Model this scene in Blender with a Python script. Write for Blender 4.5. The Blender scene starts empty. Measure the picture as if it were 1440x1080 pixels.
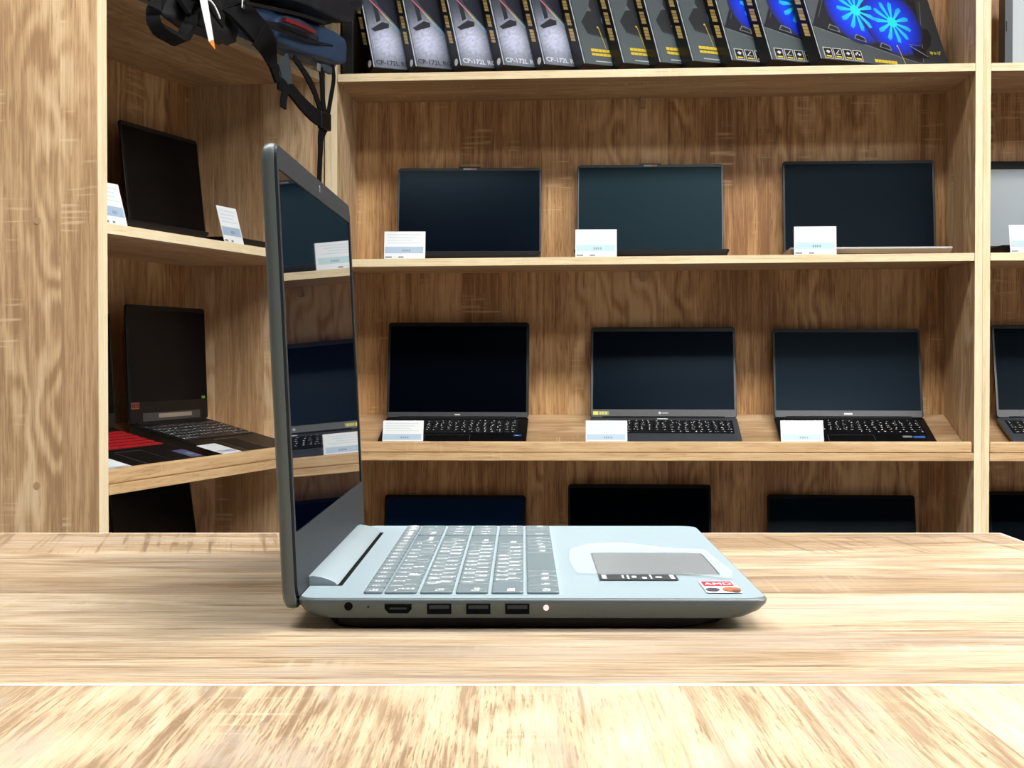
import bpy, bmesh, math, random
from mathutils import Vector, Matrix, noise as mnoise

random.seed(7)
SC = bpy.context.scene
COL = SC.collection
R = math.radians
CAMZ = 0.94

# ------------------------------------------------------------------ camera, world, exposure
cam_data = bpy.data.cameras.new('camera')
cam = bpy.data.objects.new('camera', cam_data)
COL.objects.link(cam)
cam.location = (0, 0, CAMZ)
cam.rotation_euler = (R(90 - 0.975), 0, 0)
cam_data.sensor_width = 36
cam_data.lens = 2350 / 1440 * 36
cam_data.clip_start = 0.05
SC.camera = cam

w = bpy.data.worlds.new('world')
SC.world = w
w.use_nodes = True
w.node_tree.nodes['Background'].inputs[0].default_value = (0.8, 0.9, 1.0, 1)
w.node_tree.nodes['Background'].inputs[1].default_value = 0.3
SC.view_settings.view_transform = 'Standard'
SC.view_settings.look = 'None'
SC.view_settings.gamma = 1
SC.view_settings.exposure = 0.78
SC.view_settings.use_curve_mapping = False

# (x, y, strength) of the ceiling panels; z is fixed by the ceiling
CEIL = 3.0
LAMPS = [(-0.75, 1.75, 13), (0.75, 1.75, 21), (2.25, 1.75, 23),
         (0.75, 0.15, 9), (2.25, 0.15, 17)]
LAMP_COL = (1.0, 0.985, 0.955)


# ------------------------------------------------------------------ small node helper
def newmat(name):
    m = bpy.data.materials.new(name)
    m.use_nodes = True
    return m, m.node_tree, m.node_tree.nodes['Principled BSDF']


def plain(name, col, rough=0.5, metal=0.0, spec=0.5, bump=0.0, bscale=400, tint=None, coat=0.0):
    m, t, b = newmat(name)
    b.inputs['Base Color'].default_value = (*col, 1)
    b.inputs['Roughness'].default_value = rough
    b.inputs['Metallic'].default_value = metal
    b.inputs['Specular IOR Level'].default_value = spec
    if coat:
        b.inputs['Coat Weight'].default_value = coat
        b.inputs['Coat Roughness'].default_value = 0.08
    if tint:
        b.inputs['Specular Tint'].default_value = (*tint, 1)
    tc = t.nodes.new('ShaderNodeTexCoord')
    n = t.nodes.new('ShaderNodeTexNoise')
    n.inputs['Scale'].default_value = bscale
    t.links.new(tc.outputs['Object'], n.inputs['Vector'])
    mr = t.nodes.new('ShaderNodeMapRange')
    mr.inputs[3].default_value = rough * 0.92
    mr.inputs[4].default_value = min(1.0, rough * 1.08)
    t.links.new(n.outputs[0], mr.inputs[0])
    t.links.new(mr.outputs[0], b.inputs['Roughness'])
    if bump:
        bp = t.nodes.new('ShaderNodeBump')
        bp.inputs['Strength'].default_value = bump
        bp.inputs['Distance'].default_value = 0.001
        t.links.new(n.outputs[0], bp.inputs['Height'])
        t.links.new(bp.outputs[0], b.inputs['Normal'])
    return m


class NT:
    """terse node building"""
    def __init__(s, t):
        s.t = t

    def math(s, op, a, b=None, c=None):
        n = s.t.nodes.new('ShaderNodeMath')
        n.operation = op
        for i, v in enumerate((a, b, c)):
            if v is None:
                continue
            if hasattr(v, 'is_linked'):
                s.t.links.new(v, n.inputs[i])
            else:
                n.inputs[i].default_value = v
        return n.outputs[0]

    def vec(s, x, y, z):
        n = s.t.nodes.new('ShaderNodeCombineXYZ')
        for i, v in enumerate((x, y, z)):
            if hasattr(v, 'is_linked'):
                s.t.links.new(v, n.inputs[i])
            else:
                n.inputs[i].default_value = v
        return n.outputs[0]

    def noise(s, v, detail=3, rough=0.55, dist=0.0):
        n = s.t.nodes.new('ShaderNodeTexNoise')
        n.inputs['Scale'].default_value = 1
        n.inputs['Detail'].default_value = detail
        n.inputs['Roughness'].default_value = rough
        n.inputs['Distortion'].default_value = dist
        s.t.links.new(v, n.inputs['Vector'])
        return n.outputs[0]

    def ramp(s, v, stops):
        n = s.t.nodes.new('ShaderNodeValToRGB')
        e = n.color_ramp.elements
        while len(e) < len(stops):
            e.new(0.5)
        for i, (p, c) in enumerate(stops):
            e[i].position = p
            e[i].color = (*c, 1)
        s.t.links.new(v, n.inputs[0])
        return n.outputs[0]

    def mix(s, f, a, b):
        n = s.t.nodes.new('ShaderNodeMix')
        n.data_type = 'RGBA'
        for i, v in ((0, f), (6, a), (7, b)):
            if hasattr(v, 'is_linked'):
                s.t.links.new(v, n.inputs[i])
            elif i == 0:
                n.inputs[0].default_value = v
            else:
                n.inputs[i].default_value = (*v, 1)
        return n.outputs[2]

    def clampr(s, v, a, b, c=0.0, d=1.0):
        n = s.t.nodes.new('ShaderNodeMapRange')
        s.t.links.new(v, n.inputs[0])
        for i, q in ((1, a), (2, b), (3, c), (4, d)):
            n.inputs[i].default_value = q
        return n.outputs[0]


def wood(name, axis, stops, band=0.105, saw=0.55, rough=0.42, seed=0.0, fig_amt=0.16, grey=None, cross=False, spec=0.4, fine=1.0, gsc=(4.0, 34)):
    """decor oak: grain along object axis 0/1/2, printed plank bands across"""
    m, t, b = newmat(name)
    k = NT(t)
    tc = t.nodes.new('ShaderNodeTexCoord')
    sp = t.nodes.new('ShaderNodeSeparateXYZ')
    t.links.new(tc.outputs['Object'], sp.inputs[0])
    oi = t.nodes.new('ShaderNodeObjectInfo')
    rnd = oi.outputs['Random']
    o = [sp.outputs[i] for i in range(3)]
    along = o[axis]
    a1, a2 = [o[i] for i in range(3) if i != axis]
    ac = k.math('ADD', a1, k.math('MULTIPLY', a2, 0.83))
    bandv = k.math('FLOOR', k.math('ADD', k.math('MULTIPLY', ac, 1 / band), k.math('MULTIPLY', rnd, 17.3)))
    wn = t.nodes.new('ShaderNodeTexWhiteNoise')
    wn.noise_dimensions = '1D'
    t.links.new(k.math('ADD', bandv, seed), wn.inputs['W'])
    wv = wn.outputs['Value']
    al = k.math('ADD', along, k.math('ADD', k.math('MULTIPLY', wv, 9.0), k.math('MULTIPLY', rnd, 23.0)))

    def v(sa, s_c):
        return k.vec(k.math('MULTIPLY', al, sa), k.math('MULTIPLY', a1, s_c), k.math('MULTIPLY', a2, s_c))
    n1 = k.noise(v(1.6, 14), 3)
    warp = k.noise(v(3.2, 9), 2)
    fg = k.math('SINE', k.math('ADD', k.math('MULTIPLY', warp, 46), k.math('MULTIPLY', ac, 60)))
    fg = k.clampr(fg, -0.9, 0.95)
    figmask = k.clampr(k.noise(v(0.9, 5), 1), 0.42, 0.62)
    fig = k.math('MULTIPLY', fg, figmask)
    fib = k.noise(v(7 * fine, 240 * fine), 3, 0.65)
    mid = k.noise(v(3.5 * fine, 62 * fine), 3, 0.6)
    pore = k.clampr(k.noise(v(26 * fine, 520 * fine), 2, 0.5), 0.55, 0.68)
    val = k.math('ADD', k.math('MULTIPLY', n1, 0.30), k.math('ADD', k.math('MULTIPLY', fib, 0.40), k.math('MULTIPLY', mid, 0.30)))
    val = k.math('ADD', val, k.math('MULTIPLY', k.math('SUBTRACT', fig, 0.35), fig_amt))
    val = k.math('ADD', val, k.math('MULTIPLY', k.math('SUBTRACT', wv, 0.5), 0.12))
    val = k.math('SUBTRACT', val, k.math('MULTIPLY', pore, 0.10))
    col = k.ramp(val, stops)
    if saw:
        sw = k.clampr(k.noise(v(150, 7), 1), 0.57, 0.66)
        sm = k.clampr(k.noise(v(4.5, 11), 1), 0.58, 0.66)
        col = k.mix(k.math('MULTIPLY', k.math('MULTIPLY', sw, sm), saw), col, stops[-1][1])
    if grey:
        big = k.clampr(k.noise(v(2.2, 30), 4, 0.62), 0.42, 0.68)
        col = k.mix(k.math('MULTIPLY', big, 0.45), col, stops[1][1])
        gm = k.clampr(k.noise(v(*gsc), 4, 0.65), 0.50, 0.70)
        col = k.mix(k.math('MULTIPLY', gm, 0.75), col, grey)
        cr = k.clampr(k.noise(v(4, 170), 3, 0.6), 0.60, 0.68)
        col = k.mix(k.math('MULTIPLY', cr, 0.62), col, stops[0][1])
    if cross:
        # saw marks across the grain, kept to the strip along the far edge
        sc_ = k.clampr(k.noise(k.vec(k.math('ADD', k.math('MULTIPLY', along, 150), k.math('MULTIPLY', a1, 26)), k.math('MULTIPLY', a1, 5), 0.0), 2), 0.54, 0.63)
        sm2 = k.math('MULTIPLY', k.clampr(a1, 0.165, 0.185), k.clampr(k.noise(k.vec(k.math('MULTIPLY', along, 7), k.math('MULTIPLY', a1, 12), 4.0), 1), 0.38, 0.50))
        col = k.mix(k.math('MULTIPLY', k.math('MULTIPLY', sc_, sm2), 0.8), col, stops[0][1])
    t.links.new(col, b.inputs['Base Color'])
    b.inputs['Roughness'].default_value = rough
    b.inputs['Specular IOR Level'].default_value = spec
    bp = t.nodes.new('ShaderNodeBump')
    bp.inputs['Strength'].default_value = 0.12
    bp.inputs['Distance'].default_value = 0.0006
    t.links.new(fib, bp.inputs['Height'])
    t.links.new(bp.outputs[0], b.inputs['Normal'])
    return m


OAK = [(0.33, (0.36, 0.215, 0.108)), (0.45, (0.53, 0.345, 0.185)), (0.55, (0.64, 0.45, 0.26)), (0.66, (0.74, 0.56, 0.355))]
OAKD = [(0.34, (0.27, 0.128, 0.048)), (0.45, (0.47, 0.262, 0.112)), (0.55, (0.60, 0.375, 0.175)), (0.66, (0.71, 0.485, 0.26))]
EDGE = [(0.32, (0.60, 0.46, 0.27)), (0.46, (0.74, 0.61, 0.39)), (0.60, (0.80, 0.69, 0.47)), (0.72, (0.83, 0.74, 0.54))]
LIP = [(0.32, (0.38, 0.23, 0.11)), (0.45, (0.55, 0.36, 0.185)), (0.56, (0.63, 0.44, 0.24)), (0.68, (0.71, 0.53, 0.32))]
DESK = [(0.38, (0.16, 0.10, 0.055)), (0.45, (0.36, 0.25, 0.145)), (0.52, (0.51, 0.405, 0.275)), (0.62, (0.64, 0.55, 0.42))]
DESKF = [(0.37, (0.25, 0.165, 0.095)), (0.45, (0.52, 0.395, 0.25)), (0.53, (0.58, 0.47, 0.325)), (0.62, (0.68, 0.585, 0.44))]
M_PANEL = wood('oak_vertical_grain', 2, OAK, seed=3, fig_amt=0.2)
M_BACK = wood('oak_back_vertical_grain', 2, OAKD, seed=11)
M_SHELF = wood('oak_shelf_grain', 0, OAK, seed=5)
M_EDGEX = wood('oak_edge_band_horizontal', 0, EDGE, saw=0.3, fig_amt=0.05, seed=8)
M_LIP = wood('oak_lip_horizontal', 0, LIP, saw=0.5, fig_amt=0.05, seed=14)
M_EDGEZ = wood('oak_edge_band_vertical', 2, EDGE, saw=0.2, fig_amt=0.05, seed=9)
M_DESKX = wood('rustic_oak_desktop_lengthwise', 0, DESK, band=0.17, saw=0.3, rough=0.36, grey=(0.36, 0.31, 0.26), cross=True, seed=21, fig_amt=0.08, fine=3.0)
M_DESKY = wood('rustic_oak_desktop_crosswise', 1, DESKF, band=0.19, saw=0.35, rough=0.36, grey=(0.40, 0.34, 0.28), seed=31, fig_amt=0.16, fine=2.0, gsc=(11, 26))
M_DESKEDGE = plain('pale_banding_with_glint', (0.84, 0.78, 0.68), 0.22)  # pale band, whitened further to stand in for the glint along the seam
M_CAP = plain('tan_screw_cap', (0.42, 0.27, 0.15), 0.5)

M_SCREEN = plain('display_blue_reflection_tint', (0.0002, 0.0016, 0.0058), 0.18, spec=0.085, tint=(0.55, 0.8, 1.0))  # blue in the base colour stands in for the coated glass reflecting the room
M_SCREENB = plain('display_teal_reflection_tint', (0.0018, 0.0085, 0.0145), 0.33, spec=0.10, tint=(0.55, 0.9, 1.0))  # teal grey reflection put into the base colour
M_SCREENN = plain('black_display', (0.0002, 0.0008, 0.0028), 0.2, spec=0.045, tint=(0.55, 0.8, 1.0))
M_SCREENG = plain('glossy_laptop_display', (0.0008, 0.0018, 0.007), 0.012, spec=0.9, tint=(0.8, 0.9, 1.0))
M_BLACK = plain('black_plastic', (0.002, 0.0022, 0.003), 0.42, spec=0.3)
M_BLACK2 = plain('black_matte_plastic', (0.0025, 0.0025, 0.0032), 0.55, spec=0.25)
M_HOLE = plain('port_black', (0.0008, 0.0008, 0.001), 0.7, spec=0.1)
M_GRAPH = plain('graphite_plastic', (0.048, 0.058, 0.070), 0.42)
M_GRAPHD = plain('dark_slate_plastic', (0.010, 0.014, 0.018), 0.4)
M_SILVER = plain('silver_plastic', (0.56, 0.57, 0.57), 0.35, metal=0.2)
M_DECK = plain('pale_grey_blue_deck', (0.31, 0.405, 0.45), 0.30, metal=0.0, spec=0.55, bscale=900)
M_SHELLG = plain('grey_laptop_shell', (0.092, 0.116, 0.122), 0.38, spec=0.5)
M_BEZEL = plain('charcoal_bezel', (0.022, 0.027, 0.032), 0.5, spec=0.2)
M_KEY = plain('slate_grey_key', (0.135, 0.18, 0.20), 0.38, spec=0.5)
M_KEYD = plain('black_key', (0.007, 0.008, 0.010), 0.5)
M_KEYR = plain('red_key', (0.42, 0.012, 0.018), 0.4)  # keys coloured plain red
M_PAD = plain('grey_touchpad', (0.25, 0.275, 0.29), 0.2, spec=0.6, bscale=3000)
M_WHITE = plain('white_print', (0.86, 0.90, 0.92), 0.6)
M_CARD = plain('white_card', (0.74, 0.765, 0.79), 0.55)
M_RUBBER = plain('black_rubber', (0.004, 0.004, 0.004), 0.8)
M_USB = plain('usb_tongue', (0.012, 0.02, 0.032), 0.4)
M_CHROME = plain('bright_metal', (0.62, 0.66, 0.68), 0.25, metal=0.9)
M_CARTON = plain('black_carton', (0.003, 0.003, 0.0038), 0.40, spec=0.35)
M_FABK = plain('black_nylon', (0.0022, 0.0026, 0.004), 0.62, bump=0.5, bscale=700)
M_FABN = plain('navy_nylon', (0.003, 0.005, 0.011), 0.55, bump=0.5, bscale=700)
M_FABB = plain('blue_nylon', (0.013, 0.040, 0.095), 0.55, bump=0.5, bscale=700)
M_FABR = plain('red_trim', (0.13, 0.004, 0.008), 0.55, bump=0.4, bscale=700)
M_WEB = plain('black_webbing', (0.0012, 0.0012, 0.0018), 0.8, spec=0.2, bump=0.5, bscale=900)
M_WEBG = plain('grey_padding', (0.026, 0.037, 0.046), 0.7, bump=0.5, bscale=900)
M_ORANGE = plain('orange_paper', (0.85, 0.27, 0.04), 0.6)
M_WALL = plain('painted_wall', (0.36, 0.38, 0.41), 0.8)
M_CEIL = plain('grey_ceiling', (0.30, 0.30, 0.30), 0.85)
M_FLOOR = plain('grey_floor', (0.22, 0.21, 0.20), 0.5)
M_LFRAME = plain('white_metal_frame', (0.75, 0.75, 0.75), 0.4)

# print: colours laid down per vertex
M_PRINT, _t, _b = newmat('glossy_print')
_a = _t.nodes.new('ShaderNodeAttribute')
_a.attribute_name = 'ink'
_t.links.new(_a.outputs['Color'], _b.inputs['Base Color'])
_b.inputs['Roughness'].default_value = 0.38
_tc = _t.nodes.new('ShaderNodeTexCoord')

M_LED, _t, _b = newmat('charge_light')
_b.inputs['Emission Color'].default_value = (1.0, 0.40, 0.48, 1)
_b.inputs['Emission Strength'].default_value = 0.5

M_LAMPS = {}


def lampmat(s):
    if s not in M_LAMPS:
        m, t, b = newmat('lamp_diffuser')
        b.inputs['Base Color'].default_value = (0.9, 0.9, 0.9, 1)
        b.inputs['Emission Color'].default_value = (*LAMP_COL, 1)
        b.inputs['Emission Strength'].default_value = s
        M_LAMPS[s] = m
    return M_LAMPS[s]


# ------------------------------------------------------------------ mesh helpers
class MB:
    def __init__(s):
        s.v, s.f, s.mi, s.col = [], [], [], {}

    def quad8(s, p, mi=0):
        """p: 8 corners, bottom ring 0-3 counterclockwise from above, top ring 4-7"""
        n = len(s.v)
        s.v += [tuple(q) for q in p]
        for f in ((3, 2, 1, 0), (4, 5, 6, 7), (0, 1, 5, 4), (1, 2, 6, 5), (2, 3, 7, 6), (3, 0, 4, 7)):
            s.f.append(tuple(n + i for i in f))
            s.mi.append(mi)

    def box(s, x0, x1, y0, y1, z0, z1, mi=0):
        s.quad8([(x0, y0, z0), (x1, y0, z0), (x1, y1, z0), (x0, y1, z0),
                 (x0, y0, z1), (x1, y0, z1), (x1, y1, z1), (x0, y1, z1)], mi)

    def loft(s, rings, cap0=True, cap1=True, mi=0):
        n0 = len(s.v)
        k = len(rings[0])
        for r in rings:
            s.v += [tuple(q) for q in r]
        for j in range(len(rings) - 1):
            for i in range(k):
                a, b_ = n0 + j * k + i, n0 + j * k + (i + 1) % k
                s.f.append((a, b_, b_ + k, a + k))
                s.mi.append(mi)
        if cap0:
            s.f.append(tuple(n0 + i for i in reversed(range(k))))
            s.mi.append(mi)
        if cap1:
            e = n0 + (len(rings) - 1) * k
            s.f.append(tuple(e + i for i in range(k)))
            s.mi.append(mi)

    def poly(s, pts, mi=0, col=None):
        n = len(s.v)
        s.v += [tuple(q) for q in pts]
        s.f.append(tuple(range(n, n + len(pts))))
        s.mi.append(mi)
        if col is not None:
            for i in range(len(pts)):
                s.col[n + i] = col[i] if isinstance(col[0], (tuple, list)) else col

    def tube(s, path, r, seg=8, mi=0):
        path = [Vector(p) for p in path]
        rings = []
        up = Vector((0, 0, 1))
        for i, p in enumerate(path):
            d = (path[min(i + 1, len(path) - 1)] - path[max(i - 1, 0)]).normalized()
            a = d.cross(up if abs(d.z) < 0.95 else Vector((1, 0, 0))).normalized()
            c = a.cross(d).normalized()
            rr = r[i] if isinstance(r, (list, tuple)) else r
            rings.append([p + a * math.cos(2 * math.pi * j / seg) * rr + c * math.sin(2 * math.pi * j / seg) * rr for j in range(seg)])
        s.loft(rings, mi=mi)

    def xf(s, mat):
        s.v = [tuple(mat @ Vector(q)) for q in s.v]
        return s

    def build(s, name, mats, parent=None, smooth=False, bevel=0.0, flat_deg=35):
        me = bpy.data.meshes.new(name)
        me.from_pydata(s.v, [], s.f)
        mats = mats if isinstance(mats, (list, tuple)) else [mats]
        for m in mats:
            me.materials.append(m)
        for p, i in zip(me.polygons, s.mi):
            p.material_index = i
        if s.col:
            at = me.color_attributes.new('ink', 'FLOAT_COLOR', 'POINT')
            for i in range(len(s.v)):
                c = s.col.get(i, (0.5, 0.5, 0.5))
                at.data[i].color = (*c, 1)
        bm = bmesh.new()
        bm.from_mesh(me)
        if not s.col:
            bmesh.ops.recalc_face_normals(bm, faces=bm.faces)
        if bevel:
            ed = [e for e in bm.edges if len(e.link_faces) == 2 and e.calc_face_angle(0) > 0.6]
            bmesh.ops.bevel(bm, geom=ed, offset=bevel, segments=2, affect='EDGES', profile=0.6)
        bm.to_mesh(me)
        bm.free()
        if smooth:
            for p in me.polygons:
                p.use_smooth = True
            me.set_sharp_from_angle(angle=R(flat_deg))
        ob = bpy.data.objects.new(name, me)
        COL.objects.link(ob)
        if parent:
            ob.parent = parent
        return ob


def tag(o, label=None, cat=None, group=None, kind=None):
    for k_, v_ in (('label', label), ('category', cat), ('group', group), ('kind', kind)):
        if v_:
            o[k_] = v_
    return o


def thing(name, label, cat, loc=(0, 0, 0), rot=(0, 0, 0), group=None):
    o = bpy.data.objects.new(name, None)
    o.empty_display_size = 0.05
    COL.objects.link(o)
    o.location = loc
    o.rotation_euler = rot
    return tag(o, label, cat, group)


def copy_thing(root, label=None, loc=None, rot=None):
    c = root.copy()
    COL.objects.link(c)
    for ch in list(root.children):
        d = ch.copy()
        COL.objects.link(d)
        d.parent = c
        for g in list(ch.children):
            e = g.copy()
            COL.objects.link(e)
            e.parent = d
    if label:
        c['label'] = label
    if loc:
        c.location = loc
    if rot:
        c.rotation_euler = rot
    return c


def rrect(x0, x1, y0, y1, r, z, seg=5):
    """rounded rectangle ring, counterclockwise"""
    pts = []
    if not isinstance(r, (list, tuple)):
        r = [r] * 4
    for (cx, cy, a0, rr) in ((x1 - r[0], y0 + r[0], -90, r[0]), (x1 - r[1], y1 - r[1], 0, r[1]),
                             (x0 + r[2], y1 - r[2], 90, r[2]), (x0 + r[3], y0 + r[3], 180, r[3])):
        for i in range(seg + 1):
            a = R(a0 + 90 * i / seg)
            pts.append((cx + rr * math.cos(a), cy + rr * math.sin(a), z))
    return pts


def slab(x0, x1, y0, y1, z0, z1, r, c=0.0, seg=5):
    """rounded-corner plate with chamfered rims"""
    m = MB()
    if c:
        m.loft([rrect(x0 + c, x1 - c, y0 + c, y1 - c, max(r - c, 1e-4), z0, seg), rrect(x0, x1, y0, y1, r, z0 + c, seg),
                rrect(x0, x1, y0, y1, r, z1 - c, seg), rrect(x0 + c, x1 - c, y0 + c, y1 - c, max(r - c, 1e-4), z1, seg)])
    else:
        m.loft([rrect(x0, x1, y0, y1, r, z0, seg), rrect(x0, x1, y0, y1, r, z1, seg)])
    return m


def frame_ring(x0, x1, y0, y1, r, ix0, ix1, iy0, iy1, ir, z0, z1, seg=5):
    m = MB()
    o0, o1 = rrect(x0, x1, y0, y1, r, z0, seg), rrect(x0, x1, y0, y1, r, z1, seg)
    i1, i0 = rrect(ix0, ix1, iy0, iy1, ir, z1, seg), rrect(ix0, ix1, iy0, iy1, ir, z0, seg)
    m.loft([o0, o1, i1, i0, o0], False, False)
    return m


_fonts = {}


def text_polys(txt, size, bold=0.0):
    key = (txt, size, bold)
    if key not in _fonts:
        cu = bpy.data.curves.new('lettering', 'FONT')
        cu.body = txt
        cu.size = size
        cu.resolution_u = 2
        cu.offset = size * bold
        ob = bpy.data.objects.new('lettering', cu)
        me = ob.to_mesh()
        _fonts[key] = ([tuple(v.co) for v in me.vertices], [tuple(p.vertices) for p in me.polygons])
        ob.to_mesh_clear()
        bpy.data.objects.remove(ob)
        bpy.data.curves.remove(cu)
    return _fonts[key]


def add_text(mb, txt, size, fn, col=None, mi=0, bold=0.0):
    """fn maps (x, y) of the lettering to a 3D point"""
    vs, fs = text_polys(txt, size, bold)
    n = len(mb.v)
    mb.v += [tuple(fn(x, y)) for x, y, _ in vs]
    for f in fs:
        mb.f.append(tuple(n + i for i in f))
        mb.mi.append(mi)
    if col:
        for i in range(len(vs)):
            mb.col[n + i] = col


# ------------------------------------------------------------------ the room
def struct(name, m, mat):
    return tag(m.build(name, mat), kind='structure')


X0, X1, Y0, Y1 = -2.6, 4.4, -3.2, 4.62
m = MB(); m.box(X0 - .1, X1 + .1, Y0 - .1, Y1 + .1, -0.1, 0); struct('floor', m, M_FLOOR)
m = MB(); m.box(X0 - .1, X1 + .1, Y0 - .1, Y1 + .1, CEIL, CEIL + .1); struct('ceiling', m, M_CEIL)
m = MB(); m.box(X0 - .1, X1 + .1, Y1, Y1 + .1, 0, CEIL); struct('wall_back', m, M_WALL)
m = MB(); m.box(X0 - .1, X1 + .1, Y0 - .1, Y0, 0, CEIL); struct('wall_front', m, M_WALL)
m = MB(); m.box(X0 - .1, X0, Y0, Y1, 0, CEIL); struct('wall_left', m, M_WALL)
m = MB(); m.box(X1, X1 + .1, Y0, Y1, 0, CEIL); struct('wall_right', m, M_WALL)
LLAB = ['over the back left of the counter', 'over the back middle of the counter', 'over the back right of the counter', 'right above the counter', 'to the right above the aisle']
for (lx, ly, st), where in zip(LAMPS, LLAB):
    t = thing('ceiling_light', 'flat white ceiling light panel ' + where, 'light', (lx, ly, CEIL), group='ceiling light panels')
    frame_ring(-.62, .62, -.32, .32, .01, -.595, .595, -.295, .295, .005, -.03, 0).build('frame', M_LFRAME, t)
    m = MB(); m.box(-.595, .595, -.295, .295, -.022, -.012)
    m.build('diffuser', lampmat(st), t)

# ------------------------------------------------------------------ main shelving unit
TH = 0.018


def plank(mb, W, zl, zr, y0, y1, th, x0=0.0, mi=0, zb=0.0):
    """a board spanning the bay; zl / zr its top at the left and right end, zb: extra height at the back"""
    mb.quad8([(x0, y0, zl - th), (x0 + W, y0, zr - th), (x0 + W, y1, zr - th + zb), (x0, y1, zl - th + zb),
              (x0, y0, zl), (x0 + W, y0, zr), (x0 + W, y1, zr + zb), (x0, y1, zl + zb)], mi)


INC = 0.266            # rise of the tilted shelves
INCA = math.atan(INC)


def shelving(root, W, D, left_ts, right_ts, levels, mid=None, shelf_mat=M_SHELF, edge_mat=M_EDGEX, endlip=True):
    """local x along the front, y into the depth, z up from the floor"""
    top_of_unit = 2.25
    x = 0.0
    for th in left_ts:
        mb = MB(); mb.box(x - th, x - 0.0004, 0.0015, D, 0, top_of_unit)
        p = mb.build('side_panel', M_PANEL, root, bevel=0.0006)
        mb = MB(); mb.box(x - th, x - 0.0004, 0, 0.0014, 0, top_of_unit)
        mb.build('edge_band', M_EDGEZ, p)
        x -= th
    x = W
    for th in right_ts:
        mb = MB(); mb.box(x + 0.0004, x + th, 0.0015, D, 0, top_of_unit)
        p = mb.build('side_panel', M_PANEL, root, bevel=0.0006)
        mb = MB(); mb.box(x + 0.0004, x + th, 0, 0.0014, 0, top_of_unit)
        mb.build('edge_band', M_EDGEZ, p)
        x += th
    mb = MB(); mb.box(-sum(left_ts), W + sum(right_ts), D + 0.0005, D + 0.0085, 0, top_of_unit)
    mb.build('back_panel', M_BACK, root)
    mb = MB(); mb.box(-sum(left_ts), W + sum(right_ts), 0, D, top_of_unit, top_of_unit + TH)
    mb.build('top_panel', shelf_mat, root)
    for (kind, zl, zr) in levels:
        if kind == 'flat':
            mb = MB(); plank(mb, W - .001, zl, zr, 0.002, D - .0005, TH, 0.0005)
            s = mb.build('shelf', shelf_mat, root)
            mb = MB(); plank(mb, W - .001, zl, zr, 0.0005, 0.0019, TH, 0.0005)
            mb.build('edge_band', edge_mat, s)
            if mid:
                mb = MB(); mb.box(mid - .0065, mid + .0065, D - .022, D - .001, (zl + zr) / 2 - TH - .026, (zl + zr) / 2 - TH - .0005)
                mb.build('shelf_support', M_CAP, root, bevel=0.001)
        else:
            # tilted display shelf behind a raised lip; zl / zr is the top of the lip
            mb = MB(); plank(mb, W - .001, zl - .0325, zr - .0325, 0.019, D - .0005, 0.014, 0.0005, zb=INC * (D - .0195))
            s = mb.build('shelf', shelf_mat, root)
            mb = MB(); plank(mb, W - .001, zl - .0262, zr - .0262, -0.0012, 0.0185, TH, 0.0005)
            mb.build('shelf_front', M_LIP, root, bevel=0.0006)
            mb = MB(); plank(mb, W - .005, zl, zr, 0.0025, 0.0185, 0.0255, 0.0012)
            mb.build('front_lip', M_LIP, root, bevel=0.0035)


# unit frame: origin at the floor under the inner front left corner
MU = (-0.4104, 3.9363); MYAW = math.atan2(-0.0489, 0.9988)
MW, MD = 1.481, 0.335
main = thing('shelving_unit', 'wide central oak shelving bay facing the counter, stacked with laptops and cartons', 'shelving', (MU[0], MU[1], 0), (0, 0, MYAW))
Z = lambda a: CAMZ + a
MLEV = [('flat', Z(.6611), Z(.6741)), ('flat', Z(.2265), Z(.2371)), ('lip', Z(-.2025), Z(-.1995)), ('lip', Z(-.632), Z(-.629))]
shelving(main, MW, MD, [0.0145, 0.0145], [0.0175], MLEV, mid=MW * 0.49)
mux, muy = Vector((math.cos(MYAW), math.sin(MYAW), 0)), Vector((-math.sin(MYAW), math.cos(MYAW), 0))


def mpos(u, k, z):
    p = Vector((MU[0], MU[1], 0)) + mux * u + muy * k
    return (p.x, p.y, z)


def lev(i, u):
    return MLEV[i][1] + (MLEV[i][2] - MLEV[i][1]) * u / MW


def incz(zlip, k):
    return zlip - .0325 + INC * (k - .019)


right = thing('shelving_unit', 'oak shelving bay cut by the right edge, beyond the pale double upright', 'shelving', mpos(MW + .0355, 0, 0), (0, 0, MYAW))
RLEV = [('flat', Z(.674), Z(.676)), ('flat', Z(.2375), Z(.2385)), ('lip', Z(-.1995), Z(-.199)), ('lip', Z(-.629), Z(-.629))]
shelving(right, 1.0, MD, [0.0175], [0.018], RLEV)
RO = MW + .0355

# side unit on the left, at an angle
LA = Vector((0.2516, 0.9678, 0)).normalized(); LB = Vector((-LA.y, LA.x, 0))
LP = Vector((-0.7077, 2.928, 0)); LYAW = math.atan2(LA.y, LA.x); LW, LD = 1.046, 0.342
left = thing('shelving_unit', 'oak side shelving with a broad pale end panel, along the left edge', 'shelving', LP, (0, 0, LYAW))
LLEV = [('flat', Z(.662), Z(.662)), ('flat', Z(.232), Z(.232)), ('lip', Z(-.201), Z(-.203)), ('lip', Z(-.632), Z(-.632))]
shelving(left, LW, LD, [0.016, 0.016], [0.012], LLEV)
# screw caps on the end panel (its outer face looks at the counter)
for (yy, zz) in ((0.118, Z(.236)), (0.121, Z(-.228))):
    mb = MB(); mb.loft([[(-.032 - q, yy + .0065 * math.cos(a * math.pi / 8), zz + .0065 * math.sin(a * math.pi / 8)) for a in range(16)] for q in (0, .0008)])
    mb.build('screw_cap', M_CAP, left)


def lpos(t_, b_, z):
    p = LP + LA * t_ + LB * b_
    return (p.x, p.y, z)


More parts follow.
